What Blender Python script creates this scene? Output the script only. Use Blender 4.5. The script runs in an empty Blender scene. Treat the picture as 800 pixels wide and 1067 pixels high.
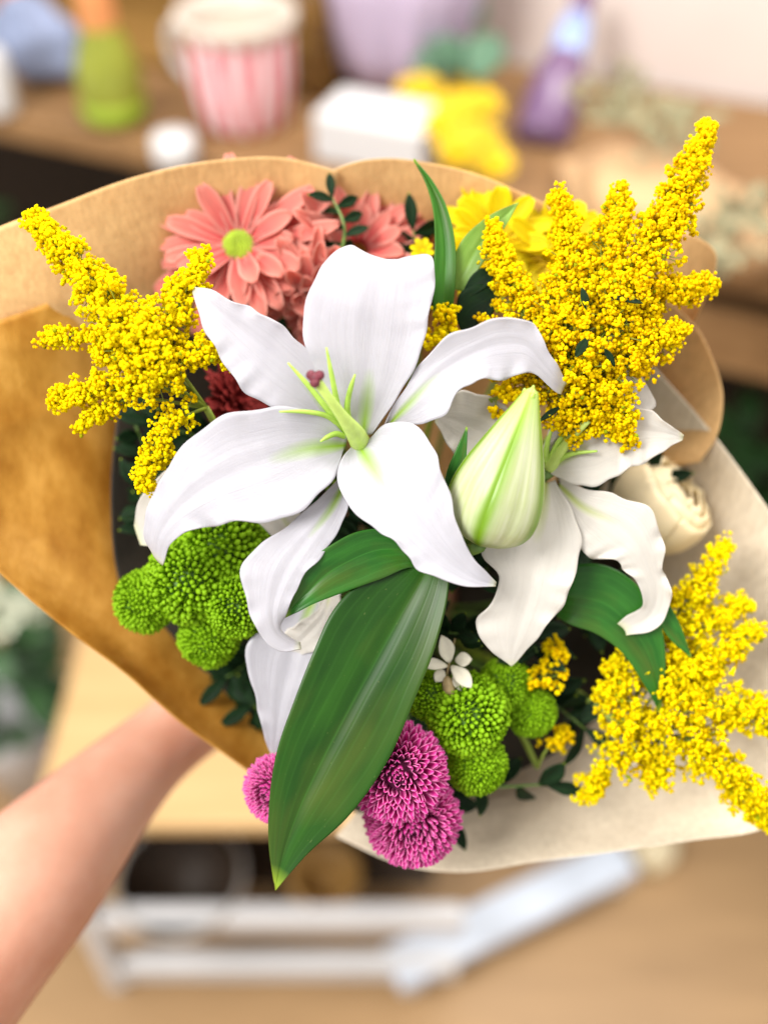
import bpy, bmesh, math, random
import numpy as np
from mathutils import Vector

rng = np.random.default_rng(7)
SC = bpy.context.scene
COL = SC.collection
PI = math.pi

# ------------------------------------------------------------------ camera maths
CAM = np.array([0.0, 0.0, 1.5])
PITCH = math.radians(45)
RIGHT = np.array([1.0, 0, 0])
FWD = np.array([0, math.cos(PITCH), -math.sin(PITCH)])
UP = np.array([0, math.sin(PITCH), math.cos(PITCH)])
FOC = 1067.0
D0 = 0.45
S0 = D0 / FOC                      # metres covered by one photo pixel at the front lily

def ray(x, y):
    return RIGHT * ((x - 400) / FOC) + UP * (-(y - 533.5) / FOC) + FWD
def at(x, y, d):
    return CAM + ray(x, y) * d
def P(x, y, dz=0):                 # dz: steps of S0 towards the photographer
    if dz < -60: dz = -60 + (dz + 60)*.75
    return at(x, y, D0 - dz * S0)
def PL(pts):
    return np.array([P(*p) for p in pts])
def on_z(x, y, z):
    r = ray(x, y)
    return CAM + r * ((z - CAM[2]) / r[2])
def on_y(x, y, wy):
    r = ray(x, y)
    return CAM + r * ((wy - CAM[1]) / r[1])
def dirc(x, y, z):                 # right, up, towards the camera
    v = RIGHT * x + UP * y - FWD * z
    return v / np.linalg.norm(v)

# ------------------------------------------------------------------ objects
ORG = {}
def props(o, label=None, cat=None, group=None, kind=None):
    if label: o['label'] = label
    if cat: o['category'] = cat
    if group: o['group'] = group
    if kind: o['kind'] = kind
    return o
def thing(name, label, cat, loc, group=None):
    o = bpy.data.objects.new(name, None)
    o.empty_display_size = 0.01
    COL.objects.link(o)
    o.location = Vector(loc)
    ORG[o.name] = np.array(loc, float)
    return props(o, label, cat, group)

class G:
    def __init__(s):
        s.v, s.f, s.uv, s.t, s.n = [], [], [], [], 0
    def add(s, V, F, uv=None, tint=0.5):
        V = np.asarray(V, float)
        if not isinstance(F, list): F = [F]
        for a in F: s.f.append(np.asarray(a, np.int64) + s.n)
        s.v.append(V)
        s.uv.append(np.zeros((len(V), 2)) if uv is None else uv)
        s.t.append(np.full(len(V), tint) if np.isscalar(tint) else np.asarray(tint))
        s.n += len(V)
        return s
    def build(s, name, mat, parent=None, loc=None, smooth=True, thick=0, bevel=0, **kw):
        V = np.concatenate(s.v); UVS = np.concatenate(s.uv); T = np.concatenate(s.t)
        if parent is not None: org = ORG[parent.name]
        elif loc is not None: org = np.array(loc, float)
        else: org = V.mean(0)
        me = bpy.data.meshes.new(name)
        me.vertices.add(len(V)); me.vertices.foreach_set('co', (V - org).astype(np.float32).ravel())
        idx = np.concatenate([a.ravel() for a in s.f])
        tot = np.concatenate([np.full(len(a), a.shape[1]) for a in s.f])
        st = np.concatenate([[0], np.cumsum(tot)[:-1]])
        me.loops.add(len(idx)); me.loops.foreach_set('vertex_index', idx.astype(np.int32))
        me.polygons.add(len(tot)); me.polygons.foreach_set('loop_start', st.astype(np.int32))
        me.polygons.foreach_set('loop_total', tot.astype(np.int32))
        me.polygons.foreach_set('use_smooth', np.full(len(tot), smooth))
        uvl = me.uv_layers.new(name='UVMap')
        uvl.data.foreach_set('uv', UVS[idx].astype(np.float32).ravel())
        at_ = me.attributes.new('tint', 'FLOAT', 'POINT')
        at_.data.foreach_set('value', T.astype(np.float32))
        me.update(calc_edges=True); me.validate()
        o = bpy.data.objects.new(name, me)
        COL.objects.link(o)
        me.materials.append(mat)
        if parent is not None:
            o.parent = parent
            ORG[o.name] = org
        else:
            o.location = Vector(org); ORG[o.name] = org
        if bevel:
            m = o.modifiers.new('Bevel', 'BEVEL'); m.width = bevel; m.segments = 2; m.limit_method = 'ANGLE'
        if thick:
            m = o.modifiers.new('Solidify', 'SOLIDIFY'); m.thickness = thick; m.offset = 0
        return props(o, **kw)

# ------------------------------------------------------------------ shapes
def spline(p, t):
    """Hermite spline through p sampled at t in 0..1 (chord length parameter)."""
    p = np.asarray(p, float)
    if len(p) == 1: return np.repeat(p, len(t), 0)
    L = np.concatenate([[0], np.cumsum(np.linalg.norm(np.diff(p, axis=0), axis=1) + 1e-9)]); L /= L[-1]
    m = np.gradient(p, L, axis=0) if len(p) > 2 else np.repeat((p[1:] - p[:1]), 2, 0)
    i = np.clip(np.searchsorted(L, t, side='right') - 1, 0, len(p) - 2)
    h = (L[i + 1] - L[i])[:, None]; s = ((t - L[i])[:, None]) / h
    return ((2*s**3 - 3*s**2 + 1) * p[i] + (s**3 - 2*s**2 + s) * h * m[i]
            + (-2*s**3 + 3*s**2) * p[i + 1] + (s**3 - s**2) * h * m[i + 1])
def smooth1(p, k=2):
    p = p.copy()
    for _ in range(k): p[1:-1] = 0.25 * p[:-2] + 0.5 * p[1:-1] + 0.25 * p[2:]
    return p
def grid_faces(nu, nv):
    i = np.arange(nu * nv).reshape(nu, nv)
    return np.stack([i[:-1, :-1], i[1:, :-1], i[1:, 1:], i[:-1, 1:]], -1).reshape(-1, 4)
def grid_uv(nu, nv):
    u, v = np.meshgrid(np.linspace(0, 1, nu), np.linspace(0, 1, nv), indexing='ij')
    return np.stack([u, v], -1).reshape(-1, 2)
def loft(rows, nu=48, nv=17, sm=2):
    """rows: polylines running along u (world points); returns (nu, nv, 3)."""
    tu = np.linspace(0, 1, nu); tv = np.linspace(0, 1, nv)
    R = np.array([smooth1(spline(r, tu), sm) for r in rows])
    k = len(rows); kt = np.linspace(0, 1, k)
    if k == 3:
        a = 2*(tv-.5)*(tv-1); b = -4*tv*(tv-1); c = 2*tv*(tv-.5)
        g = a[None, :, None]*R[0][:, None] + b[None, :, None]*R[1][:, None] + c[None, :, None]*R[2][:, None]
        return g
    out = np.zeros((nu, nv, 3))
    m = np.gradient(R, kt, axis=0)
    for j, t in enumerate(tv):
        i = min(int(t * (k - 1)), k - 2); h = kt[i+1] - kt[i]; s = (t - kt[i]) / h
        out[:, j] = ((2*s**3-3*s**2+1)*R[i] + (s**3-2*s**2+s)*h*m[i] + (-2*s**3+3*s**2)*R[i+1] + (s**3-s**2)*h*m[i+1])
    return out
def normals(g):
    n = np.cross(np.gradient(g, axis=0), np.gradient(g, axis=1))
    return n / (np.linalg.norm(n, axis=-1, keepdims=True) + 1e-12)
def sheet(G_, g, tint=0.5):
    nu, nv = g.shape[:2]
    return G_.add(g.reshape(-1, 3), grid_faces(nu, nv), grid_uv(nu, nv), tint)
def frame(n, spin=0.0):
    n = np.asarray(n, float); n /= np.linalg.norm(n)
    a = np.array([0, 0, 1.0]) if abs(n[2]) < .9 else np.array([1.0, 0, 0])
    x = np.cross(a, n); x /= np.linalg.norm(x); y = np.cross(n, x)
    c, s = math.cos(spin), math.sin(spin)
    return np.stack([x*c + y*s, -x*s + y*c, n], 0)      # rows: local axes -> V @ M
def tube(G_, pts, rad, seg=10, n=None, tint=0.5, sm=0, cap=True):
    pts = np.asarray(pts, float); rad = np.broadcast_to(np.asarray(rad, float), (len(pts),))
    if n:
        t = np.linspace(0, 1, n)
        L = np.concatenate([[0], np.cumsum(np.linalg.norm(np.diff(pts, axis=0), axis=1))]); L /= L[-1]
        rad = np.interp(t, L, rad); pts = spline(pts, t)
    T = np.gradient(pts, axis=0); T /= np.linalg.norm(T, axis=1, keepdims=True) + 1e-12
    x = np.cross(T[0], [0.3, 0.2, 0.9]); x /= np.linalg.norm(x)
    th = np.arange(seg) * 2*PI/seg
    V = []
    for i in range(len(pts)):
        x = x - T[i]*np.dot(x, T[i]); x /= np.linalg.norm(x); y = np.cross(T[i], x)
        V.append(pts[i] + rad[i]*(np.cos(th)[:, None]*x + np.sin(th)[:, None]*y))
    V = np.concatenate(V); k = len(pts)
    i = np.arange(k*seg).reshape(k, seg); j = np.roll(i, -1, 1)
    F = np.stack([i[:-1], j[:-1], j[1:], i[1:]], -1).reshape(-1, 4)
    fs = [F]
    if cap: fs += [i[0][::-1][None], i[-1][None]]
    uv = np.stack([np.repeat(np.linspace(0, 1, k), seg), np.tile(np.linspace(0, 1, seg), k)], -1)
    return G_.add(V, fs, uv, tint)
def lathe(G_, prof, c, seg=40, M=None, tint=0.5):
    prof = np.array(prof, float); k = len(prof)
    th = np.linspace(0, 2*PI, seg + 1)
    V = np.stack([np.outer(prof[:, 0], np.cos(th)), np.outer(prof[:, 0], np.sin(th)), np.repeat(prof[:, 1:2], seg+1, 1)], -1)
    uv = np.stack(np.meshgrid(np.linspace(0, 1, k), th/(2*PI), indexing='ij'), -1).reshape(-1, 2)
    V = V.reshape(-1, 3)
    if M is not None: V = V @ M
    f = grid_faces(k, seg+1)[:, ::-1]
    return G_.add(V + np.asarray(c), f, uv, tint)
def box(G_, c, size, M=None, tint=0.5):
    s = np.array(size)/2
    V = np.array([[x, y, z] for x in (-1, 1) for y in (-1, 1) for z in (-1, 1)]) * s
    if M is not None: V = V @ M
    F = np.array([[0,1,3,2],[4,6,7,5],[0,4,5,1],[2,3,7,6],[0,2,6,4],[1,5,7,3]])
    return G_.add(V + np.asarray(c), F, None, tint)
def ico(sub):
    b = bmesh.new(); bmesh.ops.create_icosphere(b, subdivisions=sub, radius=1.0)
    V = np.array([v.co[:] for v in b.verts]); F = np.array([[v.index for v in f.verts] for f in b.faces]); b.free()
    return V, F
ICO1, ICO2, ICO3 = ico(1), ico(2), ico(3)
def balls(G_, cs, rs, bump=0.0, base=ICO2, tint=None, stretch=None):
    V0, F0 = base; n = len(cs); k = len(V0)
    r = np.asarray(rs)[:, None] * (1 + bump * rng.uniform(-1, 1, (n, k)))
    V = V0[None] * r[:, :, None]
    if stretch is not None:                             # (dirs, factor)
        d, f = stretch
        V = V + d[:, None, :] * ((V*d[:, None, :]).sum(-1, keepdims=True) * (f-1))
    V = V + np.asarray(cs)[:, None, :]
    F = (F0[None] + (np.arange(n)*k)[:, None, None]).reshape(-1, 3)
    t = 0.5 if tint is None else np.repeat(tint, k)
    return G_.add(V.reshape(-1, 3), F, None, t)
def strap(L, w, nu=7, nv=5, bend=0.0, cup=0.2, tip=0.9, base=0.35, belly=0.6):
    """a petal or leaflet along +x, upper side +z; bend = rise of the tip, cup = edges raised"""
    u = np.linspace(0, 1, nu); v = np.linspace(-1, 1, nv)
    prof = (base + (1-base)*np.clip(u/belly, 0, 1)**.8) * np.clip(1 - np.clip((u-belly)/(1.0001-belly), 0, 1)**2.6*tip, .02, 1)
    x = np.repeat((L*u)[:, None], nv, 1) - (1-np.abs(v)[None])*0
    y = w/2*prof[:, None]*v[None]
    z = bend*L*(u**2)[:, None] + cup*w*(v**2)[None]*prof[:, None]
    return np.stack([x, y, z], -1).reshape(-1, 3), grid_faces(nu, nv), grid_uv(nu, nv)

# ------------------------------------------------------------------ materials
def new_mat(name):
    m = bpy.data.materials.new(name); m.use_nodes = True
    nt = m.node_tree; nt.nodes.clear()
    out = nt.nodes.new('ShaderNodeOutputMaterial')
    return m, nt, out
def nd(nt, t, **kw):
    n = nt.nodes.new(t)
    for k, v in kw.items():
        if k in n.inputs.keys() if isinstance(k, str) else False: n.inputs[k].default_value = v
        else: setattr(n, k, v)
    return n
def ramp(nt, fac, stops):
    r = nt.nodes.new('ShaderNodeValToRGB'); e = r.color_ramp.elements
    while len(e) < len(stops): e.new(0.5)
    for el, (p, c) in zip(e, stops):
        el.position = p; el.color = (*c, 1) if len(c) == 3 else c
    nt.links.new(fac, r.inputs['Fac']); return r.outputs['Color']
def math_(nt, op, a, b=None, clamp=False):
    n = nt.nodes.new('ShaderNodeMath'); n.operation = op; n.use_clamp = clamp
    for i, s in enumerate((a, b)):
        if s is None: continue
        if isinstance(s, (int, float)): n.inputs[i].default_value = s
        else: nt.links.new(s, n.inputs[i])
    return n.outputs[0]
def mix(nt, fac, a, b, typ='MIX'):
    n = nt.nodes.new('ShaderNodeMix'); n.data_type = 'RGBA'; n.blend_type = typ
    for s, i in ((fac, 0), (a, 6), (b, 7)):
        if isinstance(s, (int, float)): n.inputs[i].default_value = s
        elif isinstance(s, tuple): n.inputs[i].default_value = (*s, 1)
        else: nt.links.new(s, n.inputs[i])
    return n.outputs[2]
def noise(nt, scale, detail=4, vec=None, rough=0.55):
    n = nt.nodes.new('ShaderNodeTexNoise'); n.inputs['Scale'].default_value = scale
    n.inputs['Detail'].default_value = detail; n.inputs['Roughness'].default_value = rough
    if vec is None:
        tc = nt.nodes.new('ShaderNodeTexCoord'); vec = tc.outputs['Object']
    nt.links.new(vec, n.inputs['Vector']); return n.outputs['Fac']
def uvsep(nt):
    u = nt.nodes.new('ShaderNodeUVMap'); s = nt.nodes.new('ShaderNodeSeparateXYZ')
    nt.links.new(u.outputs[0], s.inputs[0]); return s.outputs[0], s.outputs[1], u.outputs[0]
def uvscale(nt, uv, sx, sy):
    m = nt.nodes.new('ShaderNodeMapping'); m.inputs['Scale'].default_value = (sx, sy, 1)
    nt.links.new(uv, m.inputs['Vector']); return m.outputs[0]
def bump(nt, h, strength, dist=0.001):
    b = nt.nodes.new('ShaderNodeBump'); b.inputs['Strength'].default_value = strength
    b.inputs['Distance'].default_value = dist; nt.links.new(h, b.inputs['Height']); return b.outputs[0]
def finish(nt, out, col, rough=0.5, normal=None, trans=0.0, tcol=None, spec=0.5, sss=0.0, srad=(1, .6, .4), sscale=.002, coat=0, metal=0, transm=0):
    p = nt.nodes.new('ShaderNodeBsdfPrincipled')
    def put(k, v):
        if isinstance(v, (int, float)): p.inputs[k].default_value = v
        elif isinstance(v, tuple): p.inputs[k].default_value = (*v, 1) if len(v) == 3 and k == 'Base Color' else v
        else: nt.links.new(v, p.inputs[k])
    put('Base Color', col); put('Roughness', rough); put('Specular IOR Level', spec); put('Metallic', metal)
    put('Transmission Weight', transm)
    if coat: put('Coat Weight', coat)
    if sss:
        put('Subsurface Weight', sss); p.inputs['Subsurface Radius'].default_value = srad; put('Subsurface Scale', sscale)
    if normal is not None: nt.links.new(normal, p.inputs['Normal'])
    if trans:
        t = nt.nodes.new('ShaderNodeBsdfTranslucent')
        c = col if tcol is None else tcol
        if isinstance(c, tuple): t.inputs['Color'].default_value = (*c, 1)
        else: nt.links.new(c, t.inputs['Color'])
        if normal is not None: nt.links.new(normal, t.inputs['Normal'])
        ms = nt.nodes.new('ShaderNodeMixShader'); ms.inputs[0].default_value = trans
        nt.links.new(p.outputs[0], ms.inputs[1]); nt.links.new(t.outputs[0], ms.inputs[2])
        nt.links.new(ms.outputs[0], out.inputs[0])
    else: nt.links.new(p.outputs[0], out.inputs[0])
def tint_attr(nt):
    a = nt.nodes.new('ShaderNodeAttribute'); a.attribute_name = 'tint'; return a.outputs['Fac']

def plain(name, c, rough=0.5, var=0.25, scale=30, trans=0.0, spec=0.5, bmp=0.1, **kw):
    m, nt, out = new_mat(name)
    f = noise(nt, scale)
    d = tuple(x*(1-var) for x in c); l = tuple(min(1, x*(1+var)) for x in c)
    col = ramp(nt, f, [(0.3, d), (0.7, l)])
    finish(nt, out, col, rough, bump(nt, noise(nt, scale*4), bmp), trans, spec=spec, **kw); return m

def petal_white(name, base=(.578, .570, .618), green=(.34, .54, .05), glow=.36):
    m, nt, out = new_mat(name)
    u, v, uv = uvsep(nt)
    dv = math_(nt, 'ABSOLUTE', math_(nt, 'SUBTRACT', v, .5))
    streak = noise(nt, 1.0, 3, uvscale(nt, uv, 2.0, 16))
    fine = noise(nt, 1.0, 2, uvscale(nt, uv, 5, 120))
    col = ramp(nt, streak, [(.3, tuple(x*.94 for x in base)), (.65, base)])
    wv = math_(nt, 'ADD', v, math_(nt, 'MULTIPLY', noise(nt, 1, 3, uvscale(nt, uv, 3, 4)), .09))
    vn = math_(nt, 'POWER', math_(nt, 'ABSOLUTE', math_(nt, 'SINE', math_(nt, 'MULTIPLY', wv, 42))), 18)
    col = mix(nt, math_(nt, 'MULTIPLY', vn, .022), col, tuple(x*.72 for x in base))
    col = mix(nt, .16, col, ramp(nt, noise(nt, 90, 5), [(.35, (.74, .72, .74)), (.6, (1, 1, 1))]), 'MULTIPLY')
    pap = noise(nt, 900, 2)
    # pigment: yellow-green at the throat, running out along the midrib
    a = math_(nt, 'SUBTRACT', 1, math_(nt, 'DIVIDE', u, .34), True)
    b = math_(nt, 'SUBTRACT', 1, math_(nt, 'DIVIDE', dv, math_(nt, 'ADD', math_(nt, 'MULTIPLY', a, .20), .05)), True)
    g = math_(nt, 'MULTIPLY', math_(nt, 'POWER', a, .8), math_(nt, 'POWER', b, .8))
    col = mix(nt, math_(nt, 'MULTIPLY', g, 1.15, True), col, green)
    tip = math_(nt, 'MULTIPLY', math_(nt, 'SUBTRACT', u, .955, True), 14, True)
    col = mix(nt, math_(nt, 'MULTIPLY', tip, .55), col, (.62, .68, .2))
    h = math_(nt, 'ADD', math_(nt, 'MULTIPLY', streak, 1.0), math_(nt, 'MULTIPLY', fine, .5))
    h = math_(nt, 'ADD', h, math_(nt, 'ADD', math_(nt, 'MULTIPLY', pap, .25), math_(nt, 'MULTIPLY', vn, -.1)))
    finish(nt, out, col, .36, bump(nt, h, .26, .0010), glow, spec=.4, sss=.35, srad=(1, .9, .8), sscale=.0015)
    return m

def leaf_mat(name, dark, light, nveins=11, rough=.32, trans=.12, spec=.27):
    m, nt, out = new_mat(name)
    u, v, uv = uvsep(nt)
    warp = math_(nt, 'MULTIPLY', noise(nt, 1, 2, uvscale(nt, uv, 1.5, 3)), .14)
    w = math_(nt, 'SINE', math_(nt, 'MULTIPLY', math_(nt, 'ADD', v, warp), nveins*2*PI))
    vein = math_(nt, 'POWER', math_(nt, 'ABSOLUTE', w), 14)
    pn = noise(nt, 1, 3, uvscale(nt, uv, 2.2, 2.4))
    fine = noise(nt, 1, 3, uvscale(nt, uv, 6, 90))
    col = ramp(nt, pn, [(.32, dark), (.68, light)])
    col = mix(nt, math_(nt, 'MULTIPLY', fine, .10), col, tuple(x*1.5 for x in light))
    yn = noise(nt, 1, 3, uvscale(nt, uv, 1.6, 1.1))
    col = mix(nt, ramp(nt, yn, [(.46, (0, 0, 0)), (.66, (.75, .75, .75))]), col, tuple(.25*x for x in light) if spec < .2 else (.060, .092, .010))
    spk = ramp(nt, noise(nt, 1, 1, uvscale(nt, uv, 60, 30)), [(.74, (0, 0, 0)), (.78, (1, 1, 1))])
    col = mix(nt, math_(nt, 'MULTIPLY', spk, .3 if spec > .2 else 0.0), col, (.14, .18, .05))
    lv = tuple(min(1, x*1.8+.01) for x in light)
    col = mix(nt, math_(nt, 'MULTIPLY', vein, .10), col, lv)
    mid = math_(nt, 'SUBTRACT', 1, math_(nt, 'MULTIPLY', math_(nt, 'ABSOLUTE', math_(nt, 'SUBTRACT', v, .5)), 70), True)
    col = mix(nt, math_(nt, 'MULTIPLY', mid, .25), col, lv)
    tp_ = math_(nt, 'MULTIPLY', math_(nt, 'SUBTRACT', u, .94, True), 16, True)
    col = mix(nt, math_(nt, 'MULTIPLY', tp_, .8), col, (.30, .42, .03))
    h = math_(nt, 'ADD', math_(nt, 'MULTIPLY', vein, -.6), math_(nt, 'MULTIPLY', fine, .12))
    h = math_(nt, 'ADD', h, math_(nt, 'MULTIPLY', mid, -.7))
    finish(nt, out, col, math_(nt, 'ADD', math_(nt, 'MULTIPLY', pn, .2), rough-.1), bump(nt, h, .10, .0006), trans, tcol=tuple(x*2 for x in light), spec=spec)
    return m

def strap_mat(name, base, tip, edge=None, trans=.25, rough=.5):
    m, nt, out = new_mat(name)
    u, v, uv = uvsep(nt)
    t = tint_attr(nt)
    col = ramp(nt, u, [(.1, base), (.95, tip)])
    if edge:
        e = math_(nt, 'MULTIPLY', math_(nt, 'ABSOLUTE', math_(nt, 'SUBTRACT', v, .5)), 2)
        e = math_(nt, 'POWER', e, 3); col = mix(nt, math_(nt, 'MULTIPLY', e, .7), col, edge)
    st = noise(nt, 1, 2, uvscale(nt, uv, 2, 12))
    col = mix(nt, .5, col, ramp(nt, st, [(.3, (.55, .55, .55)), (.7, (1, 1, 1))]), 'MULTIPLY')
    col = mix(nt, .5, col, ramp(nt, t, [(0, (.5, .5, .5)), (1, (1, 1, 1))]), 'MULTIPLY')
    finish(nt, out, col, rough, bump(nt, st, .4, .0006), trans, spec=.12)
    return m

def kraft(name, c=(0.774, 0.504, 0.225), tcol=(.9, .5, .14), trans=.28):
    m, nt, out = new_mat(name)
    tc = nt.nodes.new('ShaderNodeTexCoord'); mp = nt.nodes.new('ShaderNodeMapping')
    mp.inputs['Scale'].default_value = (1, 1, .25); nt.links.new(tc.outputs['Object'], mp.inputs[0])
    big = noise(nt, 9, 4); fib = noise(nt, 420, 3, mp.outputs[0]); crm = noise(nt, 38, 5)
    col = ramp(nt, big, [(.3, tuple(x*.88 for x in c)), (.7, tuple(x*1.1 for x in c))])
    col = mix(nt, .35, col, ramp(nt, fib, [(.35, (.55, .5, .45)), (.65, (1, 1, 1))]), 'MULTIPLY')
    h = math_(nt, 'ADD', math_(nt, 'MULTIPLY', crm, .9), math_(nt, 'MULTIPLY', fib, .08))
    tc_ = mix(nt, crm, tuple(x*.4 for x in tcol), tcol)
    finish(nt, out, col, .62, bump(nt, h, .35, .006), trans, tcol=tc_, spec=.25)
    return m

def wood(name, a, b, scale=6, axis=(1, 12, 12), rough=.55):
    m, nt, out = new_mat(name)
    tc = nt.nodes.new('ShaderNodeTexCoord'); mp = nt.nodes.new('ShaderNodeMapping')
    mp.inputs['Scale'].default_value = axis; nt.links.new(tc.outputs['Object'], mp.inputs[0])
    n = noise(nt, scale, 6, mp.outputs[0], .6)
    col = ramp(nt, n, [(.3, a), (.7, b)])
    finish(nt, out, col, rough, bump(nt, n, .2, .002), spec=.3)
    return m

M = {}
M['lily'] = petal_white('white_lily_petal')
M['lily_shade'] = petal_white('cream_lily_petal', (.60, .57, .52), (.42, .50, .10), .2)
M['style'] = plain('green_style', (.52, .68, .16), .4, .12, 200, .15)
M['filament'] = plain('green_filament', (.42, .62, .10), .4, .15, 200, .2)
M['stigma'] = plain('maroon_stigma', (.13, .018, .03), .45, .35, 500, spec=.4, bmp=.5)
M['stem'] = plain('green_stem', (.10, .19, .03), .45, .25, 90)
M['bigleaf'] = leaf_mat('lily_leaf', (.004, .030, .0015), (.016, .074, .003), 5, .40)
M['leaf2'] = leaf_mat('fresh_leaf', (.010, .070, .007), (.026, .135, .013), 4, .34)
M['leafmid'] = leaf_mat('young_leaf', (.022, .11, .008), (.055, .19, .018), 4, .42, .3)
M['leaf3'] = leaf_mat('pale_leaf', (.12, .24, .03), (.22, .36, .07), 6, .4, .3)
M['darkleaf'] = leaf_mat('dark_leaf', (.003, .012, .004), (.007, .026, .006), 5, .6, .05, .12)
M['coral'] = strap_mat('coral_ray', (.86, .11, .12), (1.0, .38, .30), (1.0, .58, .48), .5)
M['coral_shaded'] = strap_mat('shaded_coral_ray', (.22, .012, .016), (.42, .05, .045), None, .25)  # coral rays with their shade painted in as dark red
M['lime'] = plain('lime_disc', (.30, .42, .015), .5, .2, 200, .1)
M['yellowray'] = strap_mat('yellow_ray', (.95, .66, .003), (1.0, .88, .01), None, .45)
M['purple'] = strap_mat('purple_ray', (.50, .001, .19), (.88, .06, .43), (.96, .38, .66), .3)
M['greenpom'] = strap_mat('green_floret', (.07, .20, .003), (.28, .52, .010), None, .15)
M['greencore'] = plain('green_core', (.07, .17, .01), .6, .2, 200)
M['cream'] = plain('cream_petal', (.92, .80, .54), .5, .06, 20, .3)
M['waxwhite'] = plain('waxflower_petal', (.80, .76, .62), .45, .08, 60, .25)
M['waxbud'] = plain('waxflower_bud', (.30, .22, .10), .45, .35, 160)
M['kraft'] = kraft('kraft_paper')
M['kraft_pale'] = kraft('pale_kraft_paper', (0.774, 0.678, 0.528), (.8, .6, .35), .2)

def mottled_shaded_kraft():
    m, nt, out = new_mat('mottled_shaded_kraft_paper')
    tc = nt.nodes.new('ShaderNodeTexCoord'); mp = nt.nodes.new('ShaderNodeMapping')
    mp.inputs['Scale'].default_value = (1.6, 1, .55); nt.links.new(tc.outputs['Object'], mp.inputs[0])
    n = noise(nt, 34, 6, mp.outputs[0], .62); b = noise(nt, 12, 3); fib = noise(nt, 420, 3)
    col = ramp(nt, n, [(.34, (.36, .17, .02)), (.5, (.50, .265, .042)), (.70, (.70, .41, .09))])  # paper mottling; the darker gold paints in shade and light shining through
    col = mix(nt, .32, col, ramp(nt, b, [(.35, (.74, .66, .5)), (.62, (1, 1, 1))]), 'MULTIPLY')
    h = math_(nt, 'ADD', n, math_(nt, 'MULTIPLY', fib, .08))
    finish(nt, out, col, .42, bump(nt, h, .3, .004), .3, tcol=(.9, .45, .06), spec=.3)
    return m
M['kraft_mottled_shaded'] = mottled_shaded_kraft()
def gold_mat(name, a, b):
    m, nt, out = new_mat(name)
    t = tint_attr(nt); f = noise(nt, 900, 2)
    col = ramp(nt, t, [(0, (.42, .50, .01)), (.22, a), (1, b)])
    col = mix(nt, .45, col, ramp(nt, f, [(.35, (.78, .70, .5)), (.65, (1, 1, 1))]), 'MULTIPLY')
    finish(nt, out, col, .8, bump(nt, f, .8, .0008), .5, spec=.05)
    return m
M['gold'] = gold_mat('goldenrod_yellow', (.98, .74, .001), (1.0, .92, .004))
M['gold_deep'] = gold_mat('goldenrod_amber', (.98, .66, .001), (1.0, .88, .004))

def bud_mat():
    m, nt, out = new_mat('lily_bud')
    u, v, uv = uvsep(nt)
    w = math_(nt, 'COSINE', math_(nt, 'MULTIPLY', v, 10*PI))          # ribs
    rib = math_(nt, 'POWER', math_(nt, 'ABSOLUTE', math_(nt, 'ADD', math_(nt, 'MULTIPLY', w, .5), .5)), 4)
    n = noise(nt, 1, 3, uvscale(nt, uv, 2, 40)); n2 = noise(nt, 1, 3, uvscale(nt, uv, 3, 6))
    pale = ramp(nt, n, [(.3, (.38, .42, .20)), (.7, (.55, .55, .44))])
    pale = mix(nt, math_(nt, 'MULTIPLY', n2, .55), pale, (.42, .50, .20))
    gr = mix(nt, n, (.10, .22, .003), (.20, .35, .010))
    col = mix(nt, rib, pale, gr)
    e = math_(nt, 'ADD', math_(nt, 'MULTIPLY', math_(nt, 'SUBTRACT', u, .68, True), 3.2, True), math_(nt, 'MULTIPLY', math_(nt, 'SUBTRACT', .12, u, True), 4, True), True)
    col = mix(nt, math_(nt, 'MULTIPLY', e, .75), col, (.36, .54, .06))
    finish(nt, out, col, .35, bump(nt, n, .3, .001), .12, spec=.45, sss=.2, srad=(.8, 1, .4), sscale=.003)
    return m
M['bud'] = bud_mat()
def skin_mat():
    m, nt, out = new_mat('skin')
    n = noise(nt, 14, 4); n2 = noise(nt, 260, 3)
    col = ramp(nt, n, [(.32, (0.475, 0.220, 0.141)), (.5, (0.546, 0.290, 0.202)), (.68, (0.616, 0.370, 0.273))])
    finish(nt, out, col, .5, bump(nt, n2, .15, .001), spec=.35, sss=.3, srad=(1, .35, .2), sscale=.006)
    return m
M['skin'] = skin_mat()

# ------------------------------------------------------------------ bouquet anchors
NECK = P(400, 610, -735)
NECKN = NECK - P(408, 560, 0); NECKN /= np.linalg.norm(NECKN)
def stem_to_neck(name, p, parent, r=0.0016, mat=None, start=None):
    p = np.asarray(p, float)
    j = rng.normal(0, .005, 3)
    mid = p*.45 + NECK*.55 + np.array([0, 0, -.012]) + j*.6
    end = NECK + j; tail = end + NECKN*.10 + j*2
    pts = [p] + ([start] if start is not None else []) + [mid, end, tail]
    g = G(); tube(g, pts, r, 8, n=24)
    return g.build(name, mat or M['stem'], parent)

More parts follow.
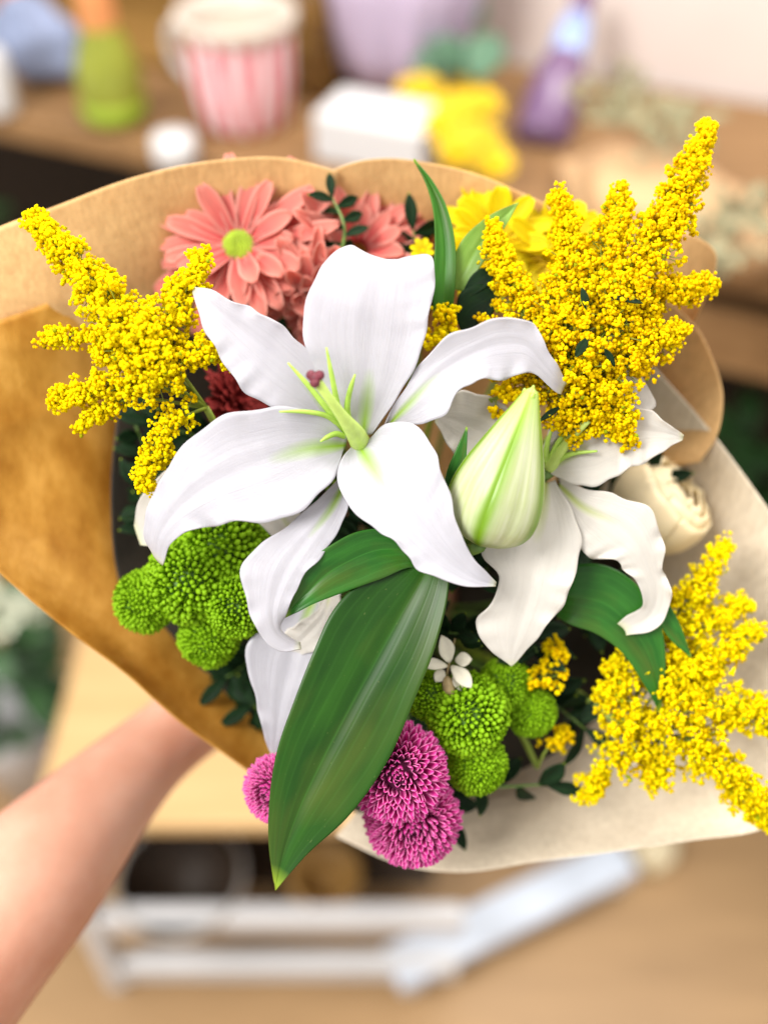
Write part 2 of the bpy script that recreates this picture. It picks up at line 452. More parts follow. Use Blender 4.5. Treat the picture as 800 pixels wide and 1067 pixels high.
# ------------------------------------------------------------------ lilies
def petal(parent, L, Mi, R, mat, ruffle=1.6, groove=1.6, ph=0.0, nu=72, nv=27, freq=7):
    g = loft([PL(L), PL(Mi), PL(R)], nu, nv, 2)
    n = normals(g)
    u = np.linspace(0, 1, nu)[:, None]; v = np.linspace(-1, 1, nv)[None]
    env = np.clip(np.sin(np.clip(u, 0, 1)*PI), 0, 1)**.7
    sv = np.sign(v); a_ = np.abs(v)
    ruf = ruffle*2.0*S0*env*np.clip(u*1.6, 0, 1)*a_**2.6*(np.sin((freq-3)*2*PI*u**1.2 + ph + 1.3*sv) + .55*np.sin((freq+2.7)*2*PI*u + 2*ph - sv) )*(0.55+.45*np.sin(3.1*u*PI+ph+sv))
    und = ruffle*.8*S0*env*np.sin(2.2*PI*u+ph)*np.sin(2.0*v+ph*2)
    ruf = ruf + und
    # the edge also swings in and out of the blade's plane-outline
    wob = ruffle*1.1*S0*env*a_**2*sv*(np.sin(5.3*PI*u+ph*3+sv)+.6*np.sin(11.7*PI*u+ph+2*sv))
    side_ = np.gradient(g, axis=1); side_ /= np.linalg.norm(side_, axis=-1, keepdims=True)+1e-12
    g = g + side_*wob[..., None]
    grv = -groove*.65*S0*np.exp(-(v/.13)**2)*np.clip(1.2-u, 0, 1)*env
    rid = .4*groove*S0*np.exp(-((np.abs(v)-.28)/.13)**2)*env
    toward = np.sign((n*(CAM-g)).sum(-1, keepdims=True).mean())
    g = g + n*toward*((ruf+grv+rid)[..., None])
    G_ = G(); sheet(G_, g)
    return G_.build('petal', mat, parent, thick=.0006)

c1 = P(374, 462, -42)
lily = thing('white_lily', 'large open white lily in front with maroon stigma and green filaments', 'lily', c1, 'white lilies in the bouquet')
petal(lily,   # upper
  [(374,452,-34),(345,415,-12),(322,370,6),(316,330,10),(326,292,8),(346,266,0),(366,256,-12),(384,268,-30)],
  [(378,454,-38),(383,410,-20),(387,360,-4),(392,312,8),(398,284,6),(402,270,-8),(404,280,-30)],
  [(388,452,-34),(418,408,-14),(440,360,4),(450,315,8),(452,288,6),(449,267,-4),(430,266,-18),(410,272,-34)], M['lily'], 1.2, 1.8, .4)
petal(lily,   # upper left
  [(362,440,-34),(346,398,-16),(320,364,-6),(286,336,0),(249,315,2),(222,303,0),(203,299,-8)],
  [(355,444,-38),(325,406,-22),(290,374,-12),(255,345,-4),(228,323,-1),(212,309,-2),(202,302,-10)],
  [(345,444,-34),(310,434,-20),(272,420,-10),(243,392,-4),(221,360,0),(208,327,0),(201,305,-10)], M['lily'], 1.8, 1.4, 1.7)
petal(lily,   # lower left, broad
  [(362,456,-34),(335,432,-8),(295,424,6),(250,428,12),(212,448,12),(178,480,8),(160,515,0),(152,545,-10),(153,568,-20),(160,578,-28)],
  [(360,464,-38),(320,468,-16),(280,480,-2),(240,495,8),(205,515,9),(180,537,4),(166,560,-6),(164,584,-26)],
  [(357,471,-34),(348,500,-8),(318,528,4),(280,543,11),(240,546,11),(212,549,8),(190,555,4),(177,569,-4),(174,580,-12),(170,589,-24)], M['lily'], 2.2, 1.8, .2)
petal(lily,   # lower, narrow, rolled tip
  [(352,500,-34),(330,522,-20),(298,548,-8),(268,570,2),(253,590,8),(254,618,10),(262,645,10),(276,668,4),(295,679,-4),(314,676,-16)],
  [(358,505,-38),(345,530,-24),(322,560,-12),(300,590,-4),(288,618,0),(284,640,2),(288,658,-2),(300,668,-12),(313,672,-24)],
  [(364,508,-34),(360,540,-22),(338,574,-12),(318,600,-6),(306,622,-4),(296,642,-6),(292,655,-14),(300,664,-22),(313,669,-26)], M['lily'], 1.3, 1.2, 2.2)
petal(lily,   # lower right, broad
  [(366,466,-34),(352,485,-8),(352,508,4),(372,535,12),(402,558,18),(430,585,20),(465,605,16),(495,612,10),(516,611,2)],
  [(374,465,-38),(385,482,-16),(402,508,0),(425,538,8),(450,567,11),(478,592,10),(500,605,7),(516,609,1)],
  [(384,459,-34),(405,440,-6),(435,447,8),(455,473,16),(466,510,20),(475,542,20),(490,575,16),(505,595,10),(517,607,2)], M['lily'], 1.8, 1.8, 3.0)
petal(lily,   # right, rolled under at the tip
  [(400,444,-34),(418,407,-16),(445,372,-2),(475,347,8),(505,333,13),(535,330,12),(556,341,6),(570,364,-4),(582,382,-12),(590,400,-24)],
  [(405,442,-38),(425,422,-20),(455,392,-6),(490,370,2),(525,358,4),(548,360,2),(564,378,-6),(577,393,-14),(587,404,-26)],
  [(412,442,-34),(440,441,-14),(463,430,-4),(478,410,2),(492,400,4),(515,394,2),(540,391,-2),(556,390,-6),(570,402,-14),(584,411,-26)], M['lily'], 2.4, 1.4, .9)
g = G()
tube(g, [P(376,463,-44), P(371,453,-22), P(356,433,14), P(342,414,34), P(330,397,46)], np.array([11.5, 10.5, 6.2, 4.8, 5.2])*S0, 16, n=26)
pist = g.build('pistil', M['style'], lily)
g = G()
cs = [P(324,391,48), P(333,391,49), P(328,399,50), P(328.5,394,48)]
balls(g, cs, [5.0*S0]*3 + [6.3*S0], .05, ICO3)
g.build('stigma', M['stigma'], pist)
for pts in ([(356,446,-36),(352,424,-6),(345,388,16),(340,362,26)], [(360,448,-36),(340,425,-8),(318,398,8),(300,378,16)],
            [(358,450,-36),(342,434,-12),(318,429,2),(291,429,10)], [(364,446,-36),(362,420,-8),(366,402,6),(370,390,12)],
            [(360,455,-38),(350,452,-24),(340,456,-14),(334,460,-8)]):
    g = G(); tube(g, PL(pts), np.array([4.2, 3.2, 2.6, 1.0])*S0, 8, n=18)
    g.build('filament', M['filament'], lily)
stem_to_neck('stem', c1, lily, .0035)

c2 = P(572, 490, -95)
lily2 = thing('white_lily', 'open white lily behind the green-ribbed bud, partly under the goldenrod on the right', 'lily', c2, 'white lilies in the bouquet')
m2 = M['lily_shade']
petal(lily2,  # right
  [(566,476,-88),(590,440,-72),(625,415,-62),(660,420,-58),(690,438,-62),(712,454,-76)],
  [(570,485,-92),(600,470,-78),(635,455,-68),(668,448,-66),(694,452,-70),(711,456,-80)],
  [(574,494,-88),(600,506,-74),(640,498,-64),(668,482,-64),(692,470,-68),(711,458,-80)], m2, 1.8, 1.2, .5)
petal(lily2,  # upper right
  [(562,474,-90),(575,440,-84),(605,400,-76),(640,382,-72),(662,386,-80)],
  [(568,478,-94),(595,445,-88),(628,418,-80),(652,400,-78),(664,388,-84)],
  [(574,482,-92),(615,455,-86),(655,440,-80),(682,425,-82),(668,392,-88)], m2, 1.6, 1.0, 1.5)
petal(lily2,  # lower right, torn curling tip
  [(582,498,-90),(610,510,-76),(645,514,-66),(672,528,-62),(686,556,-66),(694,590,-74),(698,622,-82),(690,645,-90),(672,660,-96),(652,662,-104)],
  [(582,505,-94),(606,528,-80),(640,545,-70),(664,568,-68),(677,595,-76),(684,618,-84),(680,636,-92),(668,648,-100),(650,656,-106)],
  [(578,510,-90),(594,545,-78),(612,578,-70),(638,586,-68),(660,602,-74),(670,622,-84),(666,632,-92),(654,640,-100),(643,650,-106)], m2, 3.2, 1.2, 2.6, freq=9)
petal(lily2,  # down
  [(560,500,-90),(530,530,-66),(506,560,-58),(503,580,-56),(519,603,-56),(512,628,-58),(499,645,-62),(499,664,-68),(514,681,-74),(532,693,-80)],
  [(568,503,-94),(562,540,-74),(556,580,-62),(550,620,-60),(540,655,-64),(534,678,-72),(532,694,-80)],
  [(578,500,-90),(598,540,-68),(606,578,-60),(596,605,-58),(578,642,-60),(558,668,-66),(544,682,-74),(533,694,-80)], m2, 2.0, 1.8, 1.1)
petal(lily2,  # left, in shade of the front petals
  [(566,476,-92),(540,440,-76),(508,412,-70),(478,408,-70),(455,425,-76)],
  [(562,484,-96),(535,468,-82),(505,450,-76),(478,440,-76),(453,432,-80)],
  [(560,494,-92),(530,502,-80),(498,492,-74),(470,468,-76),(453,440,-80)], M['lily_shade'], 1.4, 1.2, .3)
g = G(); tube(g, PL([(572,488,-95),(590,462,-66),(612,438,-44)]), np.array([8,5,4])*S0, 12, n=16)
p2 = g.build('pistil', M['style'], lily2)
for pts in ([(572,486,-92),(592,474,-72),(622,470,-56)], [(570,484,-92),(582,460,-72),(600,440,-50)], [(568,482,-92),(570,462,-74),(576,444,-56)]):
    g = G(); tube(g, PL(pts), np.array([4, 3, 1.2])*S0, 8, n=14); g.build('filament', M['filament'], lily2)
stem_to_neck('stem', c2, lily2, .0035)

c3 = P(335, 600, -150)
lily3 = thing('white_lily', 'half hidden white lily tucked under the long green leaf, one petal hanging down', 'lily', c3, 'white lilies in the bouquet')
petal(lily3, [(322,612,-140),(296,640,-116),(264,664,-104),(256,686,-102),(262,715,-104),(272,748,-108),(276,770,-114),(283,788,-122)],
  [(330,616,-144),(312,660,-122),(300,700,-112),(292,735,-110),(288,765,-114),(284,788,-122)],
  [(342,620,-140),(342,665,-116),(338,700,-108),(322,738,-108),(302,768,-114),(285,789,-122)], M['lily'], 1.6, 1.2, .6)
petal(lily3, [(325,590,-140),(300,510,-112),(230,478,-100),(172,492,-96),(145,520,-100),(140,548,-112)],
  [(322,598,-144),(290,535,-116),(230,506,-106),(178,518,-104),(152,545,-110),(144,560,-118)],
  [(326,604,-140),(286,560,-114),(236,532,-106),(186,545,-106),(160,568,-112),(147,568,-120)], M['lily_shade'], 1.4, 1.0, 1.2)
petal(lily3, [(338,606,-140),(326,640,-112),(306,652,-104),(294,662,-106),(300,680,-116)],
  [(344,608,-144),(338,640,-118),(322,660,-110),(310,672,-112),(304,682,-120)],
  [(352,606,-140),(356,644,-114),(345,668,-108),(328,678,-110),(308,684,-120)], M['lily_shade'], 1.2, 1.0, 2.2)
stem_to_neck('stem', c3, lily3, .0035)

# bud -------------------------------------------------------------------------
b0, b1 = P(500, 569, -34), P(555, 404, 16)
ax = b1-b0; Lb = np.linalg.norm(ax); ax /= Lb
bud = thing('lily_bud', 'closed white lily bud with bright green ribs standing right of the open lily', 'lily bud', b0)
prof = [(0, .02),(.045,.5),(.10,.80),(.17,.955),(.26,1.0),(.38,.965),(.52,.82),(.66,.62),(.78,.44),(.88,.285),(.94,.20),(.975,.15),(1.0,.03)]
pa = np.array(prof); tt = np.linspace(0, 1, 60)
# smooth-ish arc parameterisation
s_ = np.linspace(0, 1, len(pa)); zz = np.interp(tt, s_, pa[:, 0]); rr = np.interp(tt, s_, pa[:, 1]); rr = smooth1(rr, 3); zz = smooth1(zz, 3)
toC = CAM-b0; toC -= ax*toC.dot(ax); toC /= np.linalg.norm(toC)
side = np.cross(ax, toC)
seg = 72; th = np.linspace(0, 2*PI, seg+1)
Rm = 51*S0
thr = th[None]
tw = (zz*0.10)[:, None]
lob = 1 + .035*np.cos(5*(thr)) - .03*np.exp(-((np.mod(5*(thr)+PI, 2*PI)-PI)/.30)**2) + .03*np.exp(-((np.mod(5*thr, 2*PI)-PI)/.25)**2)*-1
offs = -.12
rad = Rm*rr[:, None]*(1+(lob-1)*np.clip(rr[:, None]*2, 0, 1))
ang = thr + offs + tw
V = b0 + ax*(zz*Lb)[:, None, None] + toC*(rad*np.cos(ang))[..., None] + side*(rad*np.sin(ang))[..., None]
g = G(); k = len(zz)
uv = np.stack(np.meshgrid(zz, th/(2*PI), indexing='ij'), -1).reshape(-1, 2)
g.add(V.reshape(-1, 3), grid_faces(k, seg+1), uv)
tp = g.build('tepal', M['bud'], bud)
g = G()
for a in (0.3, 2.4, 4.4):
    d = toC*math.cos(a)+side*math.sin(a)
    q = b0+ax*Lb*.965
    tube(g, [q+d*2*S0-ax*10*S0, q+d*7*S0-ax*1*S0, q+d*8.5*S0+ax*3*S0], np.array([4.5, 3.4, .8])*S0, 8, n=10)
tube(g, [q-ax*10*S0, q+ax*2*S0, q+ax*9*S0], np.array([7, 4.2, .8])*S0, 10, n=10)
g.build('bud_tip', M['filament'], bud)
stem_to_neck('stem', b0, bud, .003, start=b0+(NECK-b0)*.1)

# ------------------------------------------------------------------ leaves with a traced outline
def leaf(label, L, Mi, R, mat, nu=60, nv=21, wave=1.2, ph=0, fold=0.0, pleat=0.0):
    g = loft([PL(L), PL(Mi), PL(R)], nu, nv)
    n = normals(g); u = np.linspace(0, 1, nu)[:, None]; v = np.linspace(-1, 1, nv)[None]
    d = wave*S0*np.sin(2.3*PI*u+ph)*np.abs(v)**1.5*np.sign(v) + pleat*S0*np.cos(v*PI*4.5)*np.sin(u*PI)
    tw = np.sign((n*(CAM-g)).sum(-1).mean())
    d = d - fold*S0*np.exp(-(v/.16)**2)*np.sin(u*PI)**.5
    g = g + n*tw*d[..., None]
    G_ = G(); sheet(G_, g)
    return G_.build('lily_leaf', mat, None, loc=g[0].mean(0), thick=.0006, label=label, cat='leaf')
def leaf_join(o, p):
    pass
leaf('long broad dark green leaf hanging over the purple flowers at the bottom',
  [(448,560,-60),(424,582,-34),(380,603,-24),(350,632,-18),(326,680,-14),(306,730,-14),(289,780,-16),(281,830,-22),(280,880,-30),(286,924,-40)],
  [(456,560,-62),(446,590,-38),(418,640,-28),(388,695,-22),(358,750,-20),(332,800,-20),(311,845,-24),(296,888,-32),(287,925,-40)],
  [(464,560,-60),(469,592,-34),(467,622,-26),(455,670,-20),(432,728,-16),(402,796,-16),(361,853,-20),(322,888,-28),(288,926,-40)], M['bigleaf'], 80, 31, 3.5, .6, 3.4, .05)
leaf('short glossy green leaf lying sideways just below the open lily',
  [(445,578,-50),(424,560,-30),(400,552,-22),(372,554,-17),(342,569,-14),(316,588,-13),(309,604,-14),(306,622,-16),(297,643,-20)],
  [(445,586,-52),(424,574,-34),(395,573,-26),(365,584,-21),(338,600,-18),(318,620,-17),(304,634,-18),(297,643,-20)],
  [(444,594,-50),(424,592,-32),(400,602,-25),(372,612,-20),(345,622,-17),(325,630,-16),(310,638,-17),(296,644,-20)], M['leaf2'], 60, 21, 2.0, .2, 2.4, .2)
leaf('narrow upright green leaf with curved tip between coral and yellow flowers',
  [(452,335,-95),(451,300,-82),(453,255,-76),(450,215,-78),(441,185,-84),(431,166,-92)],
  [(462,335,-96),(463,300,-86),(464,255,-82),(457,215,-84),(445,187,-88),(431,166,-92)],
  [(470,335,-95),(474,300,-82),(474,255,-76),(464,215,-78),(449,187,-84),(432,166,-92)], M['leafmid'], wave=1, fold=1.5)
leaf('pale green leaf slanting across the yellow chrysanthemums',
  [(466,300,-100),(470,278,-92),(480,252,-88),(502,230,-88),(522,218,-94),(540,211,-104)],
  [(474,302,-102),(484,282,-94),(497,258,-90),(512,238,-90),(527,224,-96),(540,211,-104)],
  [(482,304,-100),(494,288,-92),(508,266,-88),(520,246,-88),(531,228,-94),(540,211,-104)], M['leaf3'], wave=.8, fold=1)
leaf('small dark leaf in front of the yellow chrysanthemums, above another dark leaf',
  [(482,304,-96),(492,286,-90),(505,278,-88),(516,282,-92)], [(484,308,-98),(496,296,-92),(507,287,-90),(516,283,-92)],
  [(486,312,-96),(500,304,-90),(510,296,-88),(516,284,-92)], M['darkleaf'], 30, 11, .5)
leaf('dark green leaf beside the right petal of the front lily, below the yellow flowers',
  [(474,330,-98),(480,304,-94),(498,296,-90),(520,300,-94)], [(478,340,-100),(490,322,-96),(506,312,-92),(521,303,-94)],
  [(482,350,-98),(502,340,-94),(516,322,-90),(522,305,-94)], M['darkleaf'], 30, 11, .5)
leaf('large shadowed green leaf under the right lily, bending down to a point',
  [(570,610,-140),(590,592,-120),(625,588,-112),(660,606,-108),(684,640,-110),(693,690,-118),(688,742,-132)],
  [(570,622,-144),(592,622,-124),(628,628,-116),(655,650,-112),(674,678,-114),(684,708,-122),(687,742,-132)],
  [(572,634,-140),(588,648,-122),(620,660,-114),(648,680,-110),(664,702,-114),(676,722,-122),(686,742,-132)], M['leaf2'], wave=1.5, fold=2)
leaf('slim green leaf between the curled lily tip and the lower goldenrod',
  [(684,612,-120),(694,626,-112),(706,646,-110),(720,684,-116)], [(680,618,-122),(689,636,-114),(702,658,-112),(720,684,-116)],
  [(676,622,-120),(682,642,-112),(698,666,-110),(719,685,-116)], M['leaf2'], 30, 11, .5)
leaf('tiny narrow green leaf beside the left edge of the lily bud',
  [(462,512,-34),(466,490,-20),(476,466,-14),(486,444,-12)], [(468,514,-36),(474,494,-22),(481,470,-15),(486,445,-12)],
  [(474,514,-34),(482,496,-20),(486,470,-14),(487,446,-12)], M['leaf2'], 30, 9, .4)
leaf('grey green leaf edge curling between lily bud and the two petals',
  [(452,520,-60),(462,500,-50),(470,488,-46)], [(458,526,-62),(468,506,-52),(472,490,-46)], [(466,530,-60),(474,510,-50),(474,490,-46)], M['leaf3'], 20, 9, .4)

# ------------------------------------------------------------------ dark filler foliage
def leaflet(G_, p, d, n, L, w, tint=.5):
    V, F, uv = strap(L, w, 9, 5, -.15, .18, .98, .15, .45)
    d = d/np.linalg.norm(d); n = n - d*n.dot(d); n /= np.linalg.norm(n); y = np.cross(n, d)
    G_.add(V @ np.stack([d, y, n]) + p, F, uv, tint)
def sprig(label, base, tip, nleaf, L, w, mat='darkleaf', name='foliage_sprig', cat='foliage', group='dark foliage filling the bouquet', spread=1.0):
    b, t = P(*base), P(*tip)
    o = thing(name, label, cat, b, group)
    m = (b+t)/2 + rng.normal(0, .004, 3)
    g = G(); ts = np.linspace(0, 1, 14); pts = spline([b, m, t], ts)
    tube(g, pts, np.linspace(.0012, .0005, 14), 6); g.build('stem', M['stem'], o)
    g = G()
    for i in range(nleaf):
        f = (i+.6)/nleaf; p = spline([b, m, t], np.array([f]))[0]
        ax_ = (t-b)/np.linalg.norm(t-b)
        q = dirc(*(rng.normal(0, .6, 2)), 1.0)
        sd = np.cross(ax_, q); sd /= np.linalg.norm(sd)
        sg = 1 if i % 2 else -1
        d = ax_*rng.uniform(.35, .8) + sg*sd*spread + rng.normal(0, .25, 3)
        leaflet(g, p, d, q, L*rng.uniform(.75, 1.3)*S0, w*1.25*rng.uniform(.8, 1.15)*S0, rng.uniform())
    q = dirc(0, 0, 1); leaflet(g, t, t-b, q, L*S0, w*S0)
    g.build('foliage', M[mat], o, thick=.0004)
    stem_to_neck('stalk', b, o, .0012)
    return o
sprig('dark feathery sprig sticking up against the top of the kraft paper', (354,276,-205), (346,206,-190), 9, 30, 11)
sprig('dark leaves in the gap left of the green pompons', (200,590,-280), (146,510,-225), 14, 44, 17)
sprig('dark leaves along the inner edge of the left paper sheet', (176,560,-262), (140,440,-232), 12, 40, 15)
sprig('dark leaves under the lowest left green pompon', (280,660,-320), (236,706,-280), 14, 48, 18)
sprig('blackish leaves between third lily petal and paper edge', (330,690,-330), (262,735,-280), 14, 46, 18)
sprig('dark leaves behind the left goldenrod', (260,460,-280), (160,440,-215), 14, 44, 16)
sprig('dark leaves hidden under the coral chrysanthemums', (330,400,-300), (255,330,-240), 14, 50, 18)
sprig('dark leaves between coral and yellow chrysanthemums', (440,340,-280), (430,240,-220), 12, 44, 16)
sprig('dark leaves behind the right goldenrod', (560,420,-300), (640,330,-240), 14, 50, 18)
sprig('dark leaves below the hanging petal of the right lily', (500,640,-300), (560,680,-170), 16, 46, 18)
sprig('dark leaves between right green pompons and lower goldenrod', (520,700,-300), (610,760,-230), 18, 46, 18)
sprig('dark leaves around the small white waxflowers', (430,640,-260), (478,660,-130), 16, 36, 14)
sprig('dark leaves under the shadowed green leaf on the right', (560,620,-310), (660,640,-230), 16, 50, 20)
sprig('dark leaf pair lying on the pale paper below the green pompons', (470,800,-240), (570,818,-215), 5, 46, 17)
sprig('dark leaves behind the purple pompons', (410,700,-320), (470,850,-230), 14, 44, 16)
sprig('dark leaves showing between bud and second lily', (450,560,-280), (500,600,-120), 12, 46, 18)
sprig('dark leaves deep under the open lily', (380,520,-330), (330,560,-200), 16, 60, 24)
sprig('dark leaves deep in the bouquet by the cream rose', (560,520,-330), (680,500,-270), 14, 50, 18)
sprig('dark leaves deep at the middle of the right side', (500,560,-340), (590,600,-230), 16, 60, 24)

# ------------------------------------------------------------------ goldenrod
def plume(parent, pts, r0, r1, mat, dens=1.0, fr=3.0, seed=0):
    """axis points in photo pixels, radii in pixels: clustered little florets on side branchlets"""
    A = PL(pts); L = np.linalg.norm(np.diff(A, axis=0), axis=1).sum()/S0
    R_F = 1.32; r0, r1 = r0*R_F, r1*1.12
    n = int(dens*2.6*(L*(r0+r1)*.5*5.2 + 60)/ (fr*fr*4.3))
    nc = max(6, int(n/9))
    t = rng.uniform(0, 1, nc)**.9; t[:2] = .99
    c = spline(A, t)
    R = (r0 + (r1-r0)*t)*S0
    off = rng.normal(0, 1, (nc, 3)); off /= np.linalg.norm(off, axis=1, keepdims=True)
    off = off + .55*dirc(0, 0, 1); off /= np.linalg.norm(off, axis=1, keepdims=True)
    T = A[-1]-A[0]; T /= np.linalg.norm(T)
    rr = R*rng.uniform(.20, 1.12, nc)**.7
    cc = c + off*rr[:, None] + T*rng.uniform(-2, 6, nc)[:, None]*S0
    per = rng.integers(6, 13, nc)
    C, TT, RR = [], [], []
    for i in range(nc):
        k = per[i]; s = rng.normal(0, 1, (k, 3)); s /= np.linalg.norm(s, axis=1, keepdims=True)
        kk_ = rng.uniform(.55, 1.35)
        C.append(cc[i] + s*(rng.uniform(.15, 1, k)**.5*7.6*kk_*S0*fr/2.6)[:, None])
        TT.append(np.clip(rng.normal(.74, .14) + rng.normal(0, .11, k) - .6*(rng.uniform(0, 1, k) < .04), 0, 1)); RR.append(rng.uniform(.60, 1.12, k)*fr*S0)
    C = np.concatenate(C); TT = np.concatenate(TT); RR = np.concatenate(RR)
    g = G(); balls(g, C, RR, .26, ICO2, TT)
    o = g.build('plume', mat, parent)
    g = G(); tube(g, A, np.linspace(1.6, .7, len(A))*S0, 6, n=16)
    for i in range(0, nc):
        tube(g, [c[i], c[i]*.5+cc[i]*.5+T*1.5*S0, cc[i]], np.array([.8, .6, .5])*S0, 4, cap=False)
    g.build('twig', M['twig'], o)
    return o
M['twig'] = plain('goldenrod_twig', (.22, .30, .03), .5, .25, 90)
def goldenrod(label, base, root, plumes, mat, fr=3.0, dens=1.0):
    o = thing('goldenrod_spray', label, 'goldenrod', P(*base), 'goldenrod sprays')
    for pts, r0, r1 in plumes:
        plume(o, pts, r0, r1, mat, dens, fr)
        g = G(); tube(g, PL([base, pts[0]]), [.0010, .0007], 6, n=6); g.build('branch', M['twig'], o)
    stem_to_neck('stem', P(*base), o, .0016, M['twig'], start=P(*root))
    return o
goldenrod('bright yellow goldenrod spray on the left in front of brown paper', (215,425,-70), (240,470,-140), [
  ([(150,352,-34),(112,312,-36),(75,270,-42),(36,228,-52)], 34, 9),
  ([(168,358,-28),(186,322,-28),(200,296,-32),(211,272,-38)], 30, 10),
  ([(135,372,-34),(100,358,-38),(72,352,-42),(48,354,-46)], 20, 7),
  ([(160,398,-30),(118,402,-32),(88,410,-36),(60,418,-42)], 25, 9),
  ([(178,372,-24),(208,368,-22),(230,369,-24),(250,367,-28)], 24, 6),
  ([(196,432,-34),(178,446,-32),(162,472,-32),(152,506,-36)], 19, 11),
  ([(170,392,-20),(160,362,-8),(152,338,-6)], 26, 20),
  ([(140,412,-34),(110,426,-38),(84,444,-42)], 14, 4),
  ([(128,330,-30),(140,365,-24),(165,395,-22)], 34, 30)], M['gold'], 2.25)
tallrod = goldenrod('tall yellow goldenrod spray rising on the upper right', (585,440,-90), (560,470,-150), [
  ([(640,330,-66),(672,272,-64),(702,215,-66),(722,170,-72),(736,134,-80)], 38, 9),
  ([(676,250,-66),(696,226,-64),(690,206,-66)], 20, 10),
  ([(610,330,-66),(628,275,-64),(640,240,-66),(645,204,-72)], 34, 11),
  ([(575,330,-70),(592,280,-70),(590,240,-72),(580,206,-78)], 30, 8),
  ([(560,350,-70),(535,305,-70),(520,270,-72),(513,238,-78)], 26, 8),
  ([(640,330,-66),(670,312,-66),(700,306,-70),(737,298,-78)], 26, 10),
  ([(600,400,-60),(590,360,-54),(580,330,-54)], 40, 34),
  ([(630,400,-60),(656,372,-58),(680,356,-60),(706,346,-66)], 34, 13),
  ([(600,380,-58),(622,410,-56),(640,435,-58),(652,458,-64)], 36, 12),
  ([(590,410,-64),(590,430,-62),(612,446,-66)], 28, 16),
  ([(630,350,-56),(640,320,-52),(650,300,-54)], 36, 28),
  ([(560,400,-76),(530,375,-76),(512,345,-78)], 28, 16)], M['gold_deep'], 2.2, 1.0)
for (x, y, dz, dx, dy, L, w) in ((636,310,-20,1,-.15,34,8),(612,352,-22,-.4,-.6,26,11),(606,300,-24,.2,-1,24,9),(566,392,-40,1,.2,24,9),(640,382,-22,-.5,.9,22,8),(560,440,-50,.8,.6,30,7)):
    g = G(); leaflet(g, P(x, y, dz), dirc(dx, dy, .25), dirc(.1, .4, 1), L*S0, w*S0); g.build('leaf', M['darkleaf'], tallrod, thick=.0004)
goldenrod('loose golden yellow goldenrod spray at the lower right over pale paper', (650,760,-200), (600,720,-260), [
  ([(690,655,-170),(715,628,-168),(735,600,-170),(754,568,-176)], 24, 7),
  ([(690,660,-172),(720,652,-172),(750,640,-176),(776,628,-184)], 26, 10),
  ([(690,690,-166),(725,690,-164),(755,676,-166),(784,655,-174)], 32, 11),
  ([(652,772,-150),(642,738,-146),(642,712,-148),(650,690,-154)], 32, 12),
  ([(655,770,-158),(636,790,-158),(622,808,-162),(612,830,-170)], 28, 10),
  ([(690,745,-150),(730,780,-148),(765,812,-152),(800,856,-160)], 34, 16),
  ([(700,735,-152),(735,735,-150),(770,740,-154),(805,748,-162)], 32, 18),
  ([(690,740,-150),(685,775,-150),(680,815,-158)], 30, 14),
  ([(685,720,-150),(705,715,-146),(720,720,-148)], 26, 20),
  ([(670,700,-168),(700,690,-165),(730,700,-168)], 30, 26)], M['gold'], 2.45, .85)
goldenrod('small amber goldenrod tuft below the hanging petal of the right lily', (560,735,-200), (530,700,-280), [
  ([(566,712,-160),(572,695,-156),(580,676,-158)], 19, 9)], M['gold_deep'], 3.0, .8)
goldenrod('tiny dull goldenrod tuft in the dark right of the green pompons', (560,800,-240), (530,740,-290), [
  ([(566,786,-205),(576,772,-200),(588,764,-204)], 15, 8)], M['gold_deep'], 2.6, .5)
goldenrod('small yellow goldenrod tuft between the top lily petal and narrow leaf', (470,380,-120), (460,400,-200), [
  ([(462,366,-92),(464,346,-86),(466,328,-90)], 19, 14)], M['gold'], 3.0, .9)
goldenrod('small yellow goldenrod tuft under the rolled petal tip above the bud', (530,440,-110), (520,460,-180), [
  ([(510,416,-66),(530,414,-62),(556,420,-66)], 14, 12)], M['gold_deep'], 3.0, .9)

